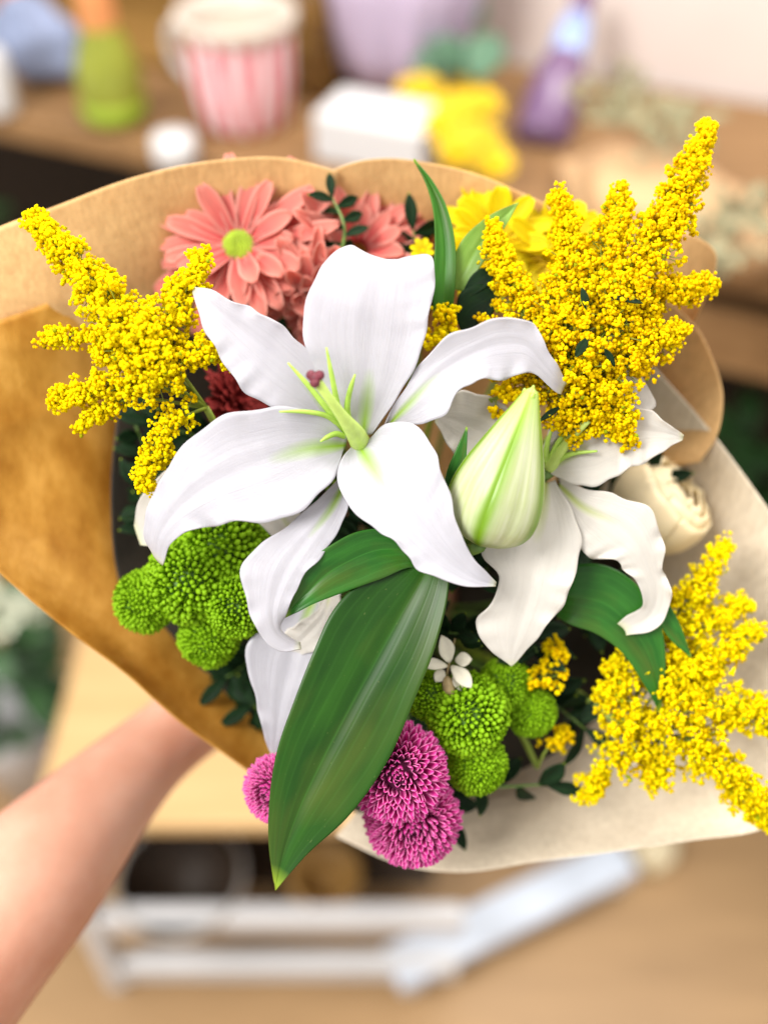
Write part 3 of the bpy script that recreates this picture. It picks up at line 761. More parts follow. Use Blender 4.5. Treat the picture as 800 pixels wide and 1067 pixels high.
# ------------------------------------------------------------------ pompons, daisies
def phyllo(n, thmax):
    i = np.arange(n)+.5
    ct = 1 - i/n*(1-math.cos(thmax)); st = np.sqrt(1-ct**2); ph = i*2.399963
    return np.stack([st*np.cos(ph), st*np.sin(ph), ct], -1)
def green_pompon(label, x, y, dz, r, n=dirc(0, 0, 1), k=500, squash=.86):
    c = P(x, y, dz); R = r*S0*(1-dz*S0/D0*1.0)
    o = thing('green_pompon', label, 'pompon flower', c, 'green pompon chrysanthemums')
    M3 = frame(n, rng.uniform(0, 6)); R *= 1.07
    D = phyllo(k, 2.35)
    g = G(); V, F = ICO3; g.add((V*np.array([1, 1, squash])*R*.86) @ M3 + c, F); g.build('core', M['greencore'], o)
    g = G()
    th = np.arccos(D[:, 2])
    for i in range(k):
        d = D[i] + rng.normal(0, .03, 3); d /= np.linalg.norm(d)
        size = R*(.102 - .04*math.exp(-(th[i]/.35)**2))*rng.uniform(.88, 1.12)
        V, F, uv = strap(size*2.3, size*1.75, 5, 4, .25, .5, .85, .6, .5)
        # petals stand out from the head and lean towards its middle
        up = np.array([0, 0, 1.0]); tgt = d + up*.25*math.sin(th[i])
        xd = d*.9 + .25*(up - d*d[2]); xd /= np.linalg.norm(xd)
        zd = up - xd*xd[2]; zd = zd/np.linalg.norm(zd) if np.linalg.norm(zd) > .05 else np.array([1., 0, 0])
        yd = np.cross(zd, xd)
        base = d*np.array([1, 1, squash])*R*.80
        g.add((V @ np.stack([xd, yd, zd]) + base) @ M3 + c, F, uv, rng.uniform(.3, 1))
    Dj = D + rng.normal(0, .018, D.shape); Dj /= np.linalg.norm(Dj, axis=1, keepdims=True)
    cs = Dj*np.array([1, 1, squash])*R*(.92+.045*rng.uniform(-1, 1, (k, 1)))*(1 + .025*np.sin(Dj[:, :1]*4+x)+.025*np.sin(Dj[:, 1:2]*5+y))
    rs = R*(.071 - .025*np.exp(-(th/.35)**2))*rng.uniform(.75, 1.15, k)
    balls(g, cs @ M3 + c, rs, .12, ICO2, rng.uniform(.45, 1, k), (Dj @ M3, 1.8))
    # solid tips count as petal ends
    b = g.uv[-1]; b[:, 0] = .8
    g.build('floret', M['greenpom'], o)
    stem_to_neck('stem', c, o, .0012)
for a in [
  ('green pompon at the far left, touching the brown paper', 152, 626, -150, 31, dirc(-.5, 0, 1)),
  ('green pompon in the middle of the left cluster', 198, 605, -128, 41, dirc(-.1, .1, 1)),
  ('green pompon against the white lily tip of the left cluster', 248, 630, -112, 32, dirc(.1, 0, 1)),
  ('lowest green pompon of the left cluster', 218, 664, -160, 29, dirc(-.1, -.4, 1)),
  ('green pompon highest in the left cluster, shaded by the broad petal', 232, 570, -150, 44, dirc(0, .4, 1)),
  ('largest green pompon right of the purple flowers', 487, 744, -118, 40, dirc(.1, .1, 1)),
  ('green pompon just below the largest right one', 497, 797, -140, 29, dirc(.2, -.3, 1)),
  ('small green pompon tucked beside the long leaf', 449, 725, -122, 25, dirc(0, .3, 1)),
  ('smooth green pompon below the hanging white petal', 527, 712, -165, 25, dirc(.2, .3, 1)),
  ('green pompon rightmost of the right cluster', 554, 742, -175, 24, dirc(.5, 0, 1))]:
    green_pompon(*a)

def purple_pompon(label, x, y, dz, r, n, k=330):
    c = P(x, y, dz); R = r*S0*(1-dz*S0/D0)
    o = thing('purple_pompon', label, 'pompon flower', c, 'purple pompon chrysanthemums')
    M3 = frame(n, rng.uniform(0, 6)); D = phyllo(k, 1.95)
    g = G(); V, F = ICO2; g.add((V*R*.5) @ M3 + c, F); g.build('core', M['purplecore'], o)
    g = G(); up = np.array([0, 0, 1.0])
    for i in range(k):
        d = D[i] + rng.normal(0, .03, 3); d /= np.linalg.norm(d); th = math.acos(max(-1, min(1, d[2])))
        if th < .23: continue
        s = .45 + .55*min(1, th/.75)
        L = R*(.30+.32*min(1, th/.9)); w = R*.135*(.55+.45*s)
        V, F, uv = strap(L, w, 7, 5, .10+.35*math.exp(-th*1.5), .55, .6, .45, .7)
        zd = up - d*d[2]
        if np.linalg.norm(zd) < .05: zd = np.array([1., 0, 0])
        zd /= np.linalg.norm(zd); xd = d; yd = np.cross(zd, xd)
        rad = R*(.98 if th > .45 else .60+.38*th/.45)*rng.uniform(.95, 1.04)
        base = d*np.array([1, 1, .55])*(rad - L)
        g.add((V @ np.stack([xd, yd, zd]) + base) @ M3 + c, F, uv, rng.uniform(.35, 1)*min(1, .1+th/.55))
    g.build('floret', M['purple'], o, thick=.0003)
    stem_to_neck('stem', c, o, .0014)
M['purplecore'] = plain('purple_core', (.10, .01, .05), .6, .3, 200)
purple_pompon('purple pompon with dark centre right beside the long green leaf', 414, 804, -76, 54, dirc(.0, .05, 1))
purple_pompon('purple pompon lowest in the bouquet, under another purple one', 430, 852, -118, 52, dirc(.05, -.25, 1))
purple_pompon('purple pompon peeking out on the left side of the long leaf', 290, 822, -105, 38, dirc(-.5, -.1, 1))

def daisy(name, label, cat, group, x, y, dz, r, n, mat, layers=((25, 1.0, .0), (23, .88, .18), (17, .68, .42)), wf=.22, disc=None, dr=.18, jitter=.13):
    c = P(x, y, dz); R = r*S0*(1-dz*S0/D0)
    o = thing(name, label, cat, c, group)
    M3 = frame(n, rng.uniform(0, 6))
    for li, (k, lf, el) in enumerate(layers):
        g = G()
        for i in range(k):
            a = 2*PI*(i+.5*li)/k + rng.normal(0, .07)
            e = el + rng.normal(0, jitter); L = R*lf*rng.uniform(.82, 1.08)
            V, F, uv = strap(L, R*wf*rng.uniform(.88, 1.1), 11, 7, rng.normal(-.06, .13), rng.uniform(.08, .26), .62, .5, .62)
            V[:, 2] += .012*R*np.cos((uv[:, 1]-.5)*4*PI)
            x0 = dr*R*.6
            ce, se = math.cos(e), math.sin(e)
            V = V @ np.array([[ce, 0, se], [0, 1, 0], [-se, 0, ce]]); V[:, 0] += x0; V[:, 2] += li*R*.03
            ca, sa = math.cos(a), math.sin(a)
            V = V @ np.array([[ca, sa, 0], [-sa, ca, 0], [0, 0, 1]])
            g.add(V @ M3 + c, F, uv, rng.uniform(.35, 1))
        g.build('petal_ring', M[mat], o, thick=.0004)
    if disc:
        D = phyllo(150, 1.5)
        cs = D*np.array([dr, dr, dr*.55])*R + np.array([0, 0, R*.05])
        g = G(); balls(g, cs @ M3 + c, np.full(150, R*dr*.13), .1, ICO1, rng.uniform(.3, 1, 150))
        V, F = ICO2; g.add((V*np.array([dr, dr, dr*.5])*R*.95 + np.array([0, 0, R*.05])) @ M3 + c, F)
        g.build('disc', M[disc], o)
    stem_to_neck('stem', c, o, .0014)
CG = 'coral chrysanthemums'
daisy('coral_chrysanthemum', 'coral chrysanthemum with lime green centre at the upper left', 'chrysanthemum', CG, 250, 258, -225, 90, dirc(-.08, .12, 1), 'coral', disc='lime')
daisy('coral_chrysanthemum', 'coral chrysanthemum behind the top petal of the front lily', 'chrysanthemum', CG, 374, 262, -255, 82, dirc(.25, .2, 1), 'coral', layers=((25, 1.0, .0), (23, .88, .18), (17, .70, .40), (9, .5, .8)))
daisy('coral_chrysanthemum', 'coral chrysanthemum with drooping petals just above the upper left lily petal', 'chrysanthemum', CG, 328, 312, -238, 66, dirc(.1, -.55, 1), 'coral', layers=((25, 1.0, .0), (23, .88, .18), (17, .70, .40), (9, .5, .8)))
daisy('coral_chrysanthemum', 'coral chrysanthemum below the left goldenrod with shade painted in dark red', 'chrysanthemum', CG, 244, 416, -205, 36, dirc(.75, .35, .6), 'coral_shaded', layers=((25, 1.0, .0), (23, .88, .18), (18, .70, .42), (12, .5, .75), (7, .36, 1.05)))
YG = 'yellow chrysanthemums'
daisy('yellow_chrysanthemum', 'yellow chrysanthemum behind the pale slanting leaf', 'chrysanthemum', YG, 515, 252, -215, 60, dirc(0, .3, 1), 'yellowray', disc='gold', wf=.36, layers=((14, 1.0, .05), (12, .85, .3)))
daisy('yellow_chrysanthemum', 'yellow chrysanthemum half covered by tall goldenrod', 'chrysanthemum', YG, 574, 266, -220, 60, dirc(.15, .2, 1), 'yellowray', disc='gold', wf=.36, layers=((14, 1.0, .05), (12, .85, .3)))
daisy('yellow_chrysanthemum', 'tiny yellow flower right of the coral petals beside the narrow leaf', 'chrysanthemum', YG, 440, 262, -150, 13, dirc(0, .2, 1), 'yellowray', disc='gold', wf=.5, layers=((8, 1.0, .3),))

# cream rose ----------------------------------------------------------------
c = P(684, 529, -290); R = 50*S0*1.27
R *= 1.0
rose = thing('cream_rose', 'soft cream rose blurred at the right edge behind the second lily', 'rose', c, 'cream roses')
M3 = frame(dirc(.65, .55, .55), .4)
g = G(); V, F = ICO3; g.add((V*R*.62) @ M3 + c, F); g.build('heart', M['cream'], rose)
for li, (k, th0, sz) in enumerate(((6, .95, 1.0), (6, .72, .93), (5, .5, .84), (4, .3, .72))):
    for i in range(k):
        a = 2*PI*(i+.37*li)/k + rng.normal(0, .1)
        nu, nv = 15, 15
        u, v = np.meshgrid(np.linspace(0, 1, nu), np.linspace(-1, 1, nv), indexing='ij')
        th = PI*.95 - (PI*.95 - th0)*u; wv = .75*np.sin(np.clip(u, .04, 1)*PI*.62)**.6*(1-.25*u**4)
        ph = a + v*wv; rr_ = R*sz*(.95 + .16*u**3 - .05*v**2*u + .025*u**3*np.sin(6*v+li*2+i))
        V = np.stack([rr_*np.sin(th)*np.cos(ph), rr_*np.sin(th)*np.sin(ph), rr_*np.cos(th)*.9 + .02*R*np.sin(v*5+li)*u], -1)
        g = G(); g.add(V.reshape(-1, 3) @ M3 + c, grid_faces(nu, nv), grid_uv(nu, nv)); g.build('petal', M['cream'], rose, thick=.0006)
stem_to_neck('stem', c, rose, .002)

# waxflowers -----------------------------------------------------------------
wx = P(462, 712, -130)
wax = thing('waxflower_sprig', 'thin sprig of small white waxflowers with brownish bud beside the long leaf', 'waxflower', wx)
g = G(); tube(g, PL([(470,750,-128),(464,715,-100),(468,690,-96),(474,665,-100)]), np.array([1.6, 1.4, 1.1, .8])*S0, 6, n=16); g.build('stem', M['waxbud'], wax)
for (x, y, dz, dx, dy) in ((468,690,-94,-.25,1),(474,688,-98,.95,.15),(470,694,-92,.8,-.75),(466,694,-94,-.9,.2),(474,700,-96,.35,-1),(462,698,-98,-.6,-.8)):
    g = G(); d = dirc(dx, dy, .45)
    leaflet(g, P(x, y, dz), d, dirc(.2, .3, 1), 32*S0*rng.uniform(.5, 1.15), 18*S0*rng.uniform(.7, 1.1)); g.build('petal', M['waxwhite'], wax, thick=.0004)
g = G(); V, F = ICO3; d = P(472, 728, -92)-P(466, 704, -92)
V = V*7.5*S0; d = d/np.linalg.norm(d); V = V + np.outer(V @ d, d)*.9
g.add(V + P(468, 717, -92), F); bd = g.build('bud', M['waxbud'], wax)
stem_to_neck('stalk', P(470, 750, -128), wax, .0008)

# ------------------------------------------------------------------ wrap
wrap = thing('bouquet_wrap', 'flared brown kraft paper wrap holding the whole bouquet', 'paper wrap', NECK)
def paper(rows, mat, amp=1.5, nu=90, nv=60, seed=0, label=None):
    g = loft([PL(r) for r in rows], nu, nv, 1)
    n = normals(g)
    r = np.random.default_rng(seed)
    u = np.linspace(0, 1, nu)[:, None]; v = np.linspace(0, 1, nv)[None]
    d = np.zeros((nu, nv))
    for k in range(7):
        fu, fv, p1, p2 = r.uniform(2, 9), r.uniform(.3, 2.2), r.uniform(0, 6), r.uniform(-3, 3)
        d += np.sin(fu*2*PI*u*.5 + fv*v*PI + p1 + p2*v)*amp*S0/(1+.25*fu)
    for k in range(5):                                   # soft crumple ridges
        a, b, w = r.uniform(0, 1), r.uniform(-.5, .5), r.uniform(.015, .04)
        d += amp*1.7*S0*np.exp(-np.abs(u - a - b*(v-.5))/w)*np.sin(np.clip(v*1.2, 0, 1)*PI)
    g = g + n*d[..., None]
    G_ = G(); sheet(G_, g)
    return G_.build('paper_sheet', mat, wrap, thick=.0004, **({'label': label} if label else {}))
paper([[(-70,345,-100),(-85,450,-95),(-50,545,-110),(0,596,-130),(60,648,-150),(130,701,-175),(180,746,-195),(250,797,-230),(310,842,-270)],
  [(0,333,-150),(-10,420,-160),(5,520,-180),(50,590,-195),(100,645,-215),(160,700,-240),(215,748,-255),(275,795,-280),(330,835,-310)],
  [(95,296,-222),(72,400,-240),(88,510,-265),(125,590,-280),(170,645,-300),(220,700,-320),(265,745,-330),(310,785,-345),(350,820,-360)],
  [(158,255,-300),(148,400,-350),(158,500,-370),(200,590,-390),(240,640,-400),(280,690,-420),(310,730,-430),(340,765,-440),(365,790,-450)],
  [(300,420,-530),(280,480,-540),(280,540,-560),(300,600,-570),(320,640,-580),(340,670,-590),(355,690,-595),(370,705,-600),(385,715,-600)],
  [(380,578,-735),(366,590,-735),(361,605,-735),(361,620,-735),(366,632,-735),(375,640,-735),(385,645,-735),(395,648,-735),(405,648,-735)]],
  M['kraft_mottled_shaded'], 1.8, seed=3, label='mottled paper sheet on the left with golden brown shade in its colour')
paper([[(-110,330,-100),(-40,255,-115),(0,236,-125),(60,214,-137),(150,181,-152),(220,168,-162),(290,165,-172),(352,178,-190)],
  [(-50,385,-140),(10,338,-172),(60,308,-186),(110,272,-200),(180,234,-210),(240,220,-220),(300,217,-230),(352,226,-240)],
  [(60,450,-280),(100,400,-285),(140,360,-290),(180,330,-300),(230,300,-310),(280,285,-318),(320,282,-326),(362,290,-332)],
  [(280,560,-560),(290,510,-550),(300,470,-545),(320,440,-540),(340,425,-540),(360,420,-540),(380,418,-540),(400,420,-545)],
  [(362,602,-745),(365,592,-745),(370,584,-745),(377,578,-745),(385,574,-745),(392,572,-745),(400,571,-745),(410,572,-745)]],
  M['kraft'], 1.4, seed=8)
paper([[(322,196,-208),(346,177,-200),(372,168,-195),(400,165,-195),(450,170,-198),(500,182,-203),(545,202,-208),(600,226,-216),(660,238,-222),(720,244,-218),(745,262,-220),(742,300,-228)],
  [(338,240,-262),(358,226,-256),(385,216,-252),(420,214,-252),(470,224,-258),(520,244,-264),(570,272,-272),(620,296,-280),(660,308,-285),(700,318,-288),(712,328,-290),(712,350,-294)],
  [(370,340,-430),(385,330,-425),(410,325,-425),(440,325,-425),(480,335,-430),(520,350,-435),(555,370,-440),(585,390,-445),(610,405,-450),(630,415,-450),(640,425,-450),(640,440,-455)],
  [(392,574,-750),(398,571,-750),(404,570,-750),(410,571,-750),(416,573,-750),(422,577,-750),(428,582,-750),(432,588,-750),(435,594,-750),(437,600,-750),(438,605,-750),(438,610,-750)]],
  M['kraft'], 1.4, seed=5)
paper([[(640,296,-268),(690,310,-256),(722,338,-248),(744,378,-244),(753,418,-246),(747,452,-254),(728,482,-268)],
  [(610,320,-330),(650,338,-326),(676,364,-320),(694,400,-318),(698,430,-320),(694,460,-326),(680,490,-334)],
  [(560,400,-470),(580,412,-470),(594,430,-470),(602,450,-470),(606,470,-470),(604,490,-470),(598,510,-470)],
  [(420,580,-742),(426,584,-742),(431,590,-742),(434,596,-742),(437,603,-742),(438,610,-742),(438,618,-742)]],
  M['kraft'], 1.2, seed=11)
paper([[(680,380,-300),(738,446,-266),(800,531,-242),(852,610,-232),(874,720,-232),(855,810,-226),(800,862,-226),(720,876,-232),(640,886,-238),(560,897,-242),(480,909,-252),(420,902,-282),(350,872,-315)],
  [(650,430,-370),(700,490,-345),(748,560,-326),(778,630,-322),(786,720,-316),(768,785,-312),(722,818,-314),(664,838,-316),(602,848,-320),(540,853,-325),(480,858,-332),(430,852,-345),(380,832,-358)],
  [(580,480,-500),(610,530,-480),(630,580,-475),(640,630,-470),(636,690,-468),(620,730,-466),(590,760,-466),(556,775,-468),(524,782,-470),(494,784,-472),(464,782,-475),(436,774,-480),(410,760,-485)],
  [(434,594,-746),(437,602,-746),(438,610,-746),(437,618,-746),(435,626,-746),(431,633,-746),(426,639,-746),(420,644,-746),(413,647,-746),(406,649,-746),(399,649,-746),(392,647,-746),(386,644,-746)]],
  M['kraft_pale'], 1.4, nu=120, seed=21, label='pale inner sheet of kraft paper on the lower right')

M['gap_shade'] = plain('gap_shade_sheet', (.022, .015, .008), .7, .5, 30)  # dark sheet added to paint the shade between paper and stems
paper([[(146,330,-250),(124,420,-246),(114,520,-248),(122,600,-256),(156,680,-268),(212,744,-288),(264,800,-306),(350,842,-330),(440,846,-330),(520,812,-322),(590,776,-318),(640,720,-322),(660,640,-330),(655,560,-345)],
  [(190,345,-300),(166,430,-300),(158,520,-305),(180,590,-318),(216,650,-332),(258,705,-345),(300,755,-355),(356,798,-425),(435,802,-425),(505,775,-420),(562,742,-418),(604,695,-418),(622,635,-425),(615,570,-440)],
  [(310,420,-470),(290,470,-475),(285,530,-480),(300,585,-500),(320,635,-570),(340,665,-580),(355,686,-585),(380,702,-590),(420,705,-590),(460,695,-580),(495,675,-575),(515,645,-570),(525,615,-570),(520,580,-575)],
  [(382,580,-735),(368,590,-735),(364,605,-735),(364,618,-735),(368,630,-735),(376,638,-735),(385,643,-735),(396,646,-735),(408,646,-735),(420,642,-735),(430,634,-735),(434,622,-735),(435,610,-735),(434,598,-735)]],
  M['gap_shade'], 2.0, nu=110, seed=33, label='added dark sheet painting the shade between the brown paper and the stems')

# ------------------------------------------------------------------ the hand and arm
def skinned(name, verts, edges, radii, mat, parent=None, root=0, loc=None, **kw):
    me = bpy.data.meshes.new(name + '_skeleton'); me.from_pydata([tuple(v) for v in verts], edges, [])
    o = bpy.data.objects.new(name + '_skeleton', me); COL.objects.link(o)
    sk = o.modifiers.new('Skin', 'SKIN')
    if not me.skin_vertices: me.skin_vertices.new()
    for i, r in enumerate(radii):
        sv = me.skin_vertices[0].data[i]; sv.radius = (r, r) if np.isscalar(r) else r; sv.use_root = (i == root)
    sk.use_smooth_shade = True
    s = o.modifiers.new('Subsurf', 'SUBSURF'); s.levels = 2; s.render_levels = 2
    dg = bpy.context.evaluated_depsgraph_get(); dg.update()
    ev = o.evaluated_get(dg); m2 = bpy.data.meshes.new_from_object(ev)
    V = np.array([v.co[:] for v in m2.vertices])
    F = {}
    for p in m2.polygons: F.setdefault(len(p.vertices), []).append(list(p.vertices))
    bpy.data.objects.remove(o); bpy.data.meshes.remove(me)
    g = G(); g.add(V, [np.array(f) for f in F.values()])
    return g.build(name, mat, parent, loc=loc, **kw)
# chain: elbow - forearm - wrist - palm, fingers closing round the neck of the wrap
elb = at(-150, 1120, .50); fa1 = at(-40, 985, .535); fa2 = at(40, 912, .56); fa3 = at(98, 842, .59); wr = at(138, 802, .61)
nrm = NECKN                                              # along the stems
hx = NECK - at(190, 752, .655); hx -= nrm*hx.dot(nrm)*.3; hx /= np.linalg.norm(hx)   # across, towards the stems
hy = np.cross(nrm, hx); hy /= np.linalg.norm(hy)
p1 = at(172, 770, .63); p2 = at(215, 735, .665); p3 = NECK - hx*.062 + hy*.0
V_ = [elb, fa1, fa2, fa3, wr, p1, p2, p3]
R_ = [.058, .050, .043, .034, .0285, .025, .026, .026]
E_ = [(i, i+1) for i in range(7)]
rN = .036
for k, (dzn, ln) in enumerate(((-.030, .9), (-.010, 1.0), (.010, .96), (.028, .82))):
    base = p3 + nrm*dzn*1.0 + hx*.018
    prev = 7
    for j, a in enumerate((150, 105, 60, 20)):
        aa = math.radians(180 - (180-a)*ln)
        q = NECK + nrm*dzn*.95 + (hx*math.cos(aa)*1.0 + hy*math.sin(aa))*(rN+.006)
        V_.append(q); R_.append((.0105, .0095, .0088, .0075)[j]); E_.append((prev, len(V_)-1)); prev = len(V_)-1
prev = 6
for j, a in enumerate((-150, -110, -70)):
    aa = math.radians(a); q = NECK - nrm*(.035+.004*j) + (hx*math.cos(aa)+hy*math.sin(aa))*(rN+.008)
    V_.append(q); R_.append((.014, .0115, .0095)[j]); E_.append((prev, len(V_)-1)); prev = len(V_)-1
skinned('person', V_, E_, R_, M['skin'], loc=wr, label='bare forearm of a person reaching in from the lower left to hold the bouquet', cat='person')

# ------------------------------------------------------------------ the shop behind
M['table_wood'] = wood('table_wood', (.17, .088, .034), (.28, .16, .068), 5)
M['dark_wood'] = wood('dark_wood', (.016, .010, .006), (.040, .023, .012), 5)
M['crate_wood'] = wood('crate_wood', (.17, .09, .022), (.27, .15, .04), 6)
M['rack_wood'] = wood('rack_wood', (0.426, 0.271, 0.115), (0.517, 0.344, 0.164), 3)
M['floor'] = wood('floor_boards', (0.306, 0.187, 0.089), (0.408, 0.255, 0.123), 3, (1, 8, 1), .4)
M['wall'] = plain('wall_paint', (.70, .61, .565), .8, .04, 6)
M['white'] = plain('white_paint', (0.574, 0.574, 0.582), .45, .04, 12)
M['bluewhite'] = plain('pale_blue_paint', (0.561, 0.620, 0.714), .4, .1, 14)
M['lilac'] = plain('lilac_paper', (.66, .56, .74), .6, .14, 9, .2)
M['purpleglass'] = plain('purple_glaze', (.15, .085, .17), .2, .25, 12)
M['blueglass'] = plain('blue_glaze', (.25, .34, .58), .2, .2, 16)
M['greenglass'] = plain('green_glass', (0.336, 0.368, 0.048), .15, .2, 24, .3)
M['limeglass'] = plain('lime_glass', (.42, .60, .06), .2, .1, 24, .3)
M['orange'] = plain('orange_wrap', (0.680, 0.281, 0.102), .5, .15, 20)
M['grey'] = plain('grey_ceramic', (.40, .37, .34), .5, .15, 14)
M['denim'] = plain('blue_grey_cloth', (.20, .24, .36), .8, .35, 26)
M['yellowflower'] = plain('yellow_flower', (.88, .60, .01), .5, .2, 30, .3)
M['eucalyptus'] = plain('eucalyptus_leaf', (.07, .16, .09), .5, .25, 18, .1)
M['greyleaf'] = plain('dried_leaf', (.24, .22, .12), .6, .3, 30)
M['kraft_bg'] = kraft('table_kraft', (.60, .39, .21), (.6, .35, .12), .1)
M['plantgreen'] = plain('plant_green', (.022, .075, .016), .5, .35, 20, .1)
M['whiteflower'] = plain('white_flower', (.75, .78, .62), .5, .15, 30, .2)

# room shell
g = G(); g.add(np.array([[-3, -2, 0], [3.5, -2, 0], [3.5, 4.5, 0], [-3, 4.5, 0]]), np.array([[0, 1, 2, 3]]))
g.build('floor', M['floor'], kind='structure', smooth=False)
ZT = .9
E0, E1 = on_z(0, 122, ZT), on_z(800, 286, ZT)
tx = (E1-E0); tx[2] = 0; tx /= np.linalg.norm(tx)
ty = np.array([-tx[1], tx[0], 0])                        # away from the camera
TM = np.stack([tx, ty, np.array([0, 0, 1.0])])
Wb = on_z(660, 85, ZT)                                   # foot of the wall on the table
depth = (Wb-E0).dot(ty)
def tpos(s, t, z): return E0 + tx*s + ty*t + np.array([0, 0, z-ZT])
wl = tpos(.5, depth+.05, 1.2)
g = G(); box(g, wl, (6.0, .08, 2.4), TM); g.build('wall', M['wall'], kind='structure', smooth=False)
table = thing('shop_table', 'long brown wooden shop table along the wall behind the bouquet', 'table', tpos(.5, depth/2, 0))
g = G(); box(g, tpos(.5, depth/2, ZT-.018), (3.4, depth-.01, .036), TM); g.build('table_top', M['table_wood'], table, smooth=False, bevel=.004)
g = G(); box(g, tpos(1.35, .06, ZT-.125), (1.4, .03, .085), TM); g.build('rail', M['table_wood'], table, smooth=False, bevel=.003)
g = G(); box(g, tpos(.5, depth-.03, .43), (3.3, .03, .84), TM); g.build('back_panel', M['dark_wood'], table, smooth=False)
g = G(); box(g, tpos(.5, depth/2+.02, .30), (3.28, depth-.12, .03), TM); g.build('shelf', M['dark_wood'], table, smooth=False)
for s in (-1.1, .55, 2.1):
    for t in (.05, depth-.08):
        g = G(); box(g, tpos(s, t, (ZT-.04)/2), (.06, .06, ZT-.04), TM); g.build('leg', M['dark_wood'], table, smooth=False, bevel=.004)

def px_at(p):                                            # metres per photo pixel at a point
    return (np.asarray(p)-CAM).dot(FWD)/FOC
def table_pt(x, y, z=ZT): return on_z(x, y, z)

# crate on the table, left
p = table_pt(95, 88); q = p + ty*.17
o = thing('wooden_crate', 'brown wooden crate standing on the table behind the green bottle', 'crate', q)
for (dx, dy, sx, sy, hh) in ((0, .10, .62, .015, .22), (-.30, 0, .015, .2, .22), (.30, 0, .015, .2, .22)):
    for k in range(3):
        g = G(); box(g, q + tx*(dx+.02) + ty*dy + np.array([0, 0, .04+k*.075]), (sx, sy, .066), TM); g.build('slat', M['crate_wood'], o, smooth=False, bevel=.002)
g = G(); box(g, q+tx*.02+np.array([0, 0, .008]), (.585, .18, .012), TM); g.build('base_board', M['crate_wood'], o, smooth=False)

# green bottle with an orange wrapped neck
p = table_pt(122, 126); k = px_at(p)
o = thing('glass_bottle', 'yellow green glass bottle with orange neck at the upper left', 'bottle', p)
r = 33*k
g = G(); lathe(g, [(0, .001), (r*.75, .001), (r*.98, .012), (r, .04), (r*.96, .075), (r*.7, .105), (r*.50, .125), (r*.46, .15), (r*.46, .16), (0, .16)], p); g.build('body', M['greenglass'], o)
g = G(); lathe(g, [(r*.50, .118), (r*.53, .125), (r*.52, .19), (r*.52, .26), (r*.45, .262), (0, .262)], p); g.build('neck_wrap', M['orange'], o)
g = G(); lathe(g, [(r*.78, .003), (r*1.0, .013), (r*1.03, .03), (r*1.0, .032)], p); g.build('base', M['limeglass'], o)

# striped pot
def stripe_mat():
    m, nt, out = new_mat('striped_glaze')
    u, v, uv = uvsep(nt)
    wob = math_(nt, 'MULTIPLY', noise(nt, 1, 2, uvscale(nt, uv, 4, 8)), .02)
    w = math_(nt, 'SINE', math_(nt, 'MULTIPLY', math_(nt, 'ADD', v, wob), 2*PI*14))
    s = math_(nt, 'GREATER_THAN', w, -.1)
    n = noise(nt, 1, 2, uvscale(nt, uv, 2, 5))
    red = mix(nt, n, (.46, .015, .03), (.70, .10, .16))
    col = mix(nt, s, (.82, .76, .78), red)
    finish(nt, out, col, .35, spec=.5); return m
M['stripe'] = stripe_mat(); M['cream_rim'] = plain('cream_glaze', (0.578, 0.510, 0.442), .35, .06, 12)
p = table_pt(256, 126); k = px_at(p); r = 55*k
o = thing('striped_pot', 'white pot with red vertical stripes on the table', 'pot', p)
g = G(); lathe(g, [(0, .002), (r*.78, .002), (r*.84, .01), (r*.97, .06), (r, .125)], p, 64); g.build('body', M['stripe'], o)
g = G(); lathe(g, [(r*1.005, .121), (r*1.07, .123), (r*1.09, .138), (r*1.06, .142), (r*.97, .140), (r*.93, .12), (r*.80, .03), (0, .02)], p, 64); g.build('rim', M['cream_rim'], o)
g = G(); hh = [p - tx*(r*.98)*1 + np.array([0, 0, .115]), p - tx*r*1.35 + np.array([0, 0, .11]), p - tx*r*1.42 + np.array([0, 0, .07]), p - tx*r*.95 + np.array([0, 0, .035])]
tube(g, hh, .006, 10, n=20); g.build('handle', M['white'], o)
g = G(); lathe(g, [(r*.90, .095), (r*.5, .105), (0, .108)], p, 40); g.build('soil', M['greyleaf'], o)

# white lid by the table edge
p = table_pt(184, 168); k = px_at(p)
g = G(); lathe(g, [(0, 0), (21*k, 0), (23*k, .008), (23*k, .028), (20*k, .034), (0, .036)], p); g.build('white_jar', M['white'], None, loc=p, label='small round white jar at the table edge below the striped pot', cat='jar')

# lilac wrapped bundle
p = table_pt(388, 98); k = px_at(p)
o = thing('lilac_paper_bundle', 'rounded lilac tissue paper bundle behind the white box', 'paper bundle', p + ty*.06)
th = np.linspace(0, 2*PI, 61); zs = np.linspace(0, 1, 30)
prof = np.interp(zs, [0, .12, .4, .7, .9, 1], [.55, .85, 1.05, 1.05, .9, .6])
RR = prof[:, None]*88*k*(1+.05*np.sin(7*th+zs[:, None]*4)+.03*np.sin(13*th+2))
V = np.stack([RR*np.cos(th), RR*np.sin(th)*.75, np.repeat((zs*.34)[:, None], 61, 1)], -1).reshape(-1, 3) @ TM + p + ty*.06
g = G(); g.add(V, grid_faces(30, 61), grid_uv(30, 61)); g.build('wrapping', M['lilac'], o, thick=.001)

# white box
p = table_pt(384, 176); k = px_at(p)
g = G(); box(g, p + ty*.04 + np.array([0, 0, .03]), (122*k, .09, .06), TM); g.build('white_box', M['white'], None, loc=p, smooth=False, bevel=.004, label='plain white box on the table right of the striped pot', cat='box')

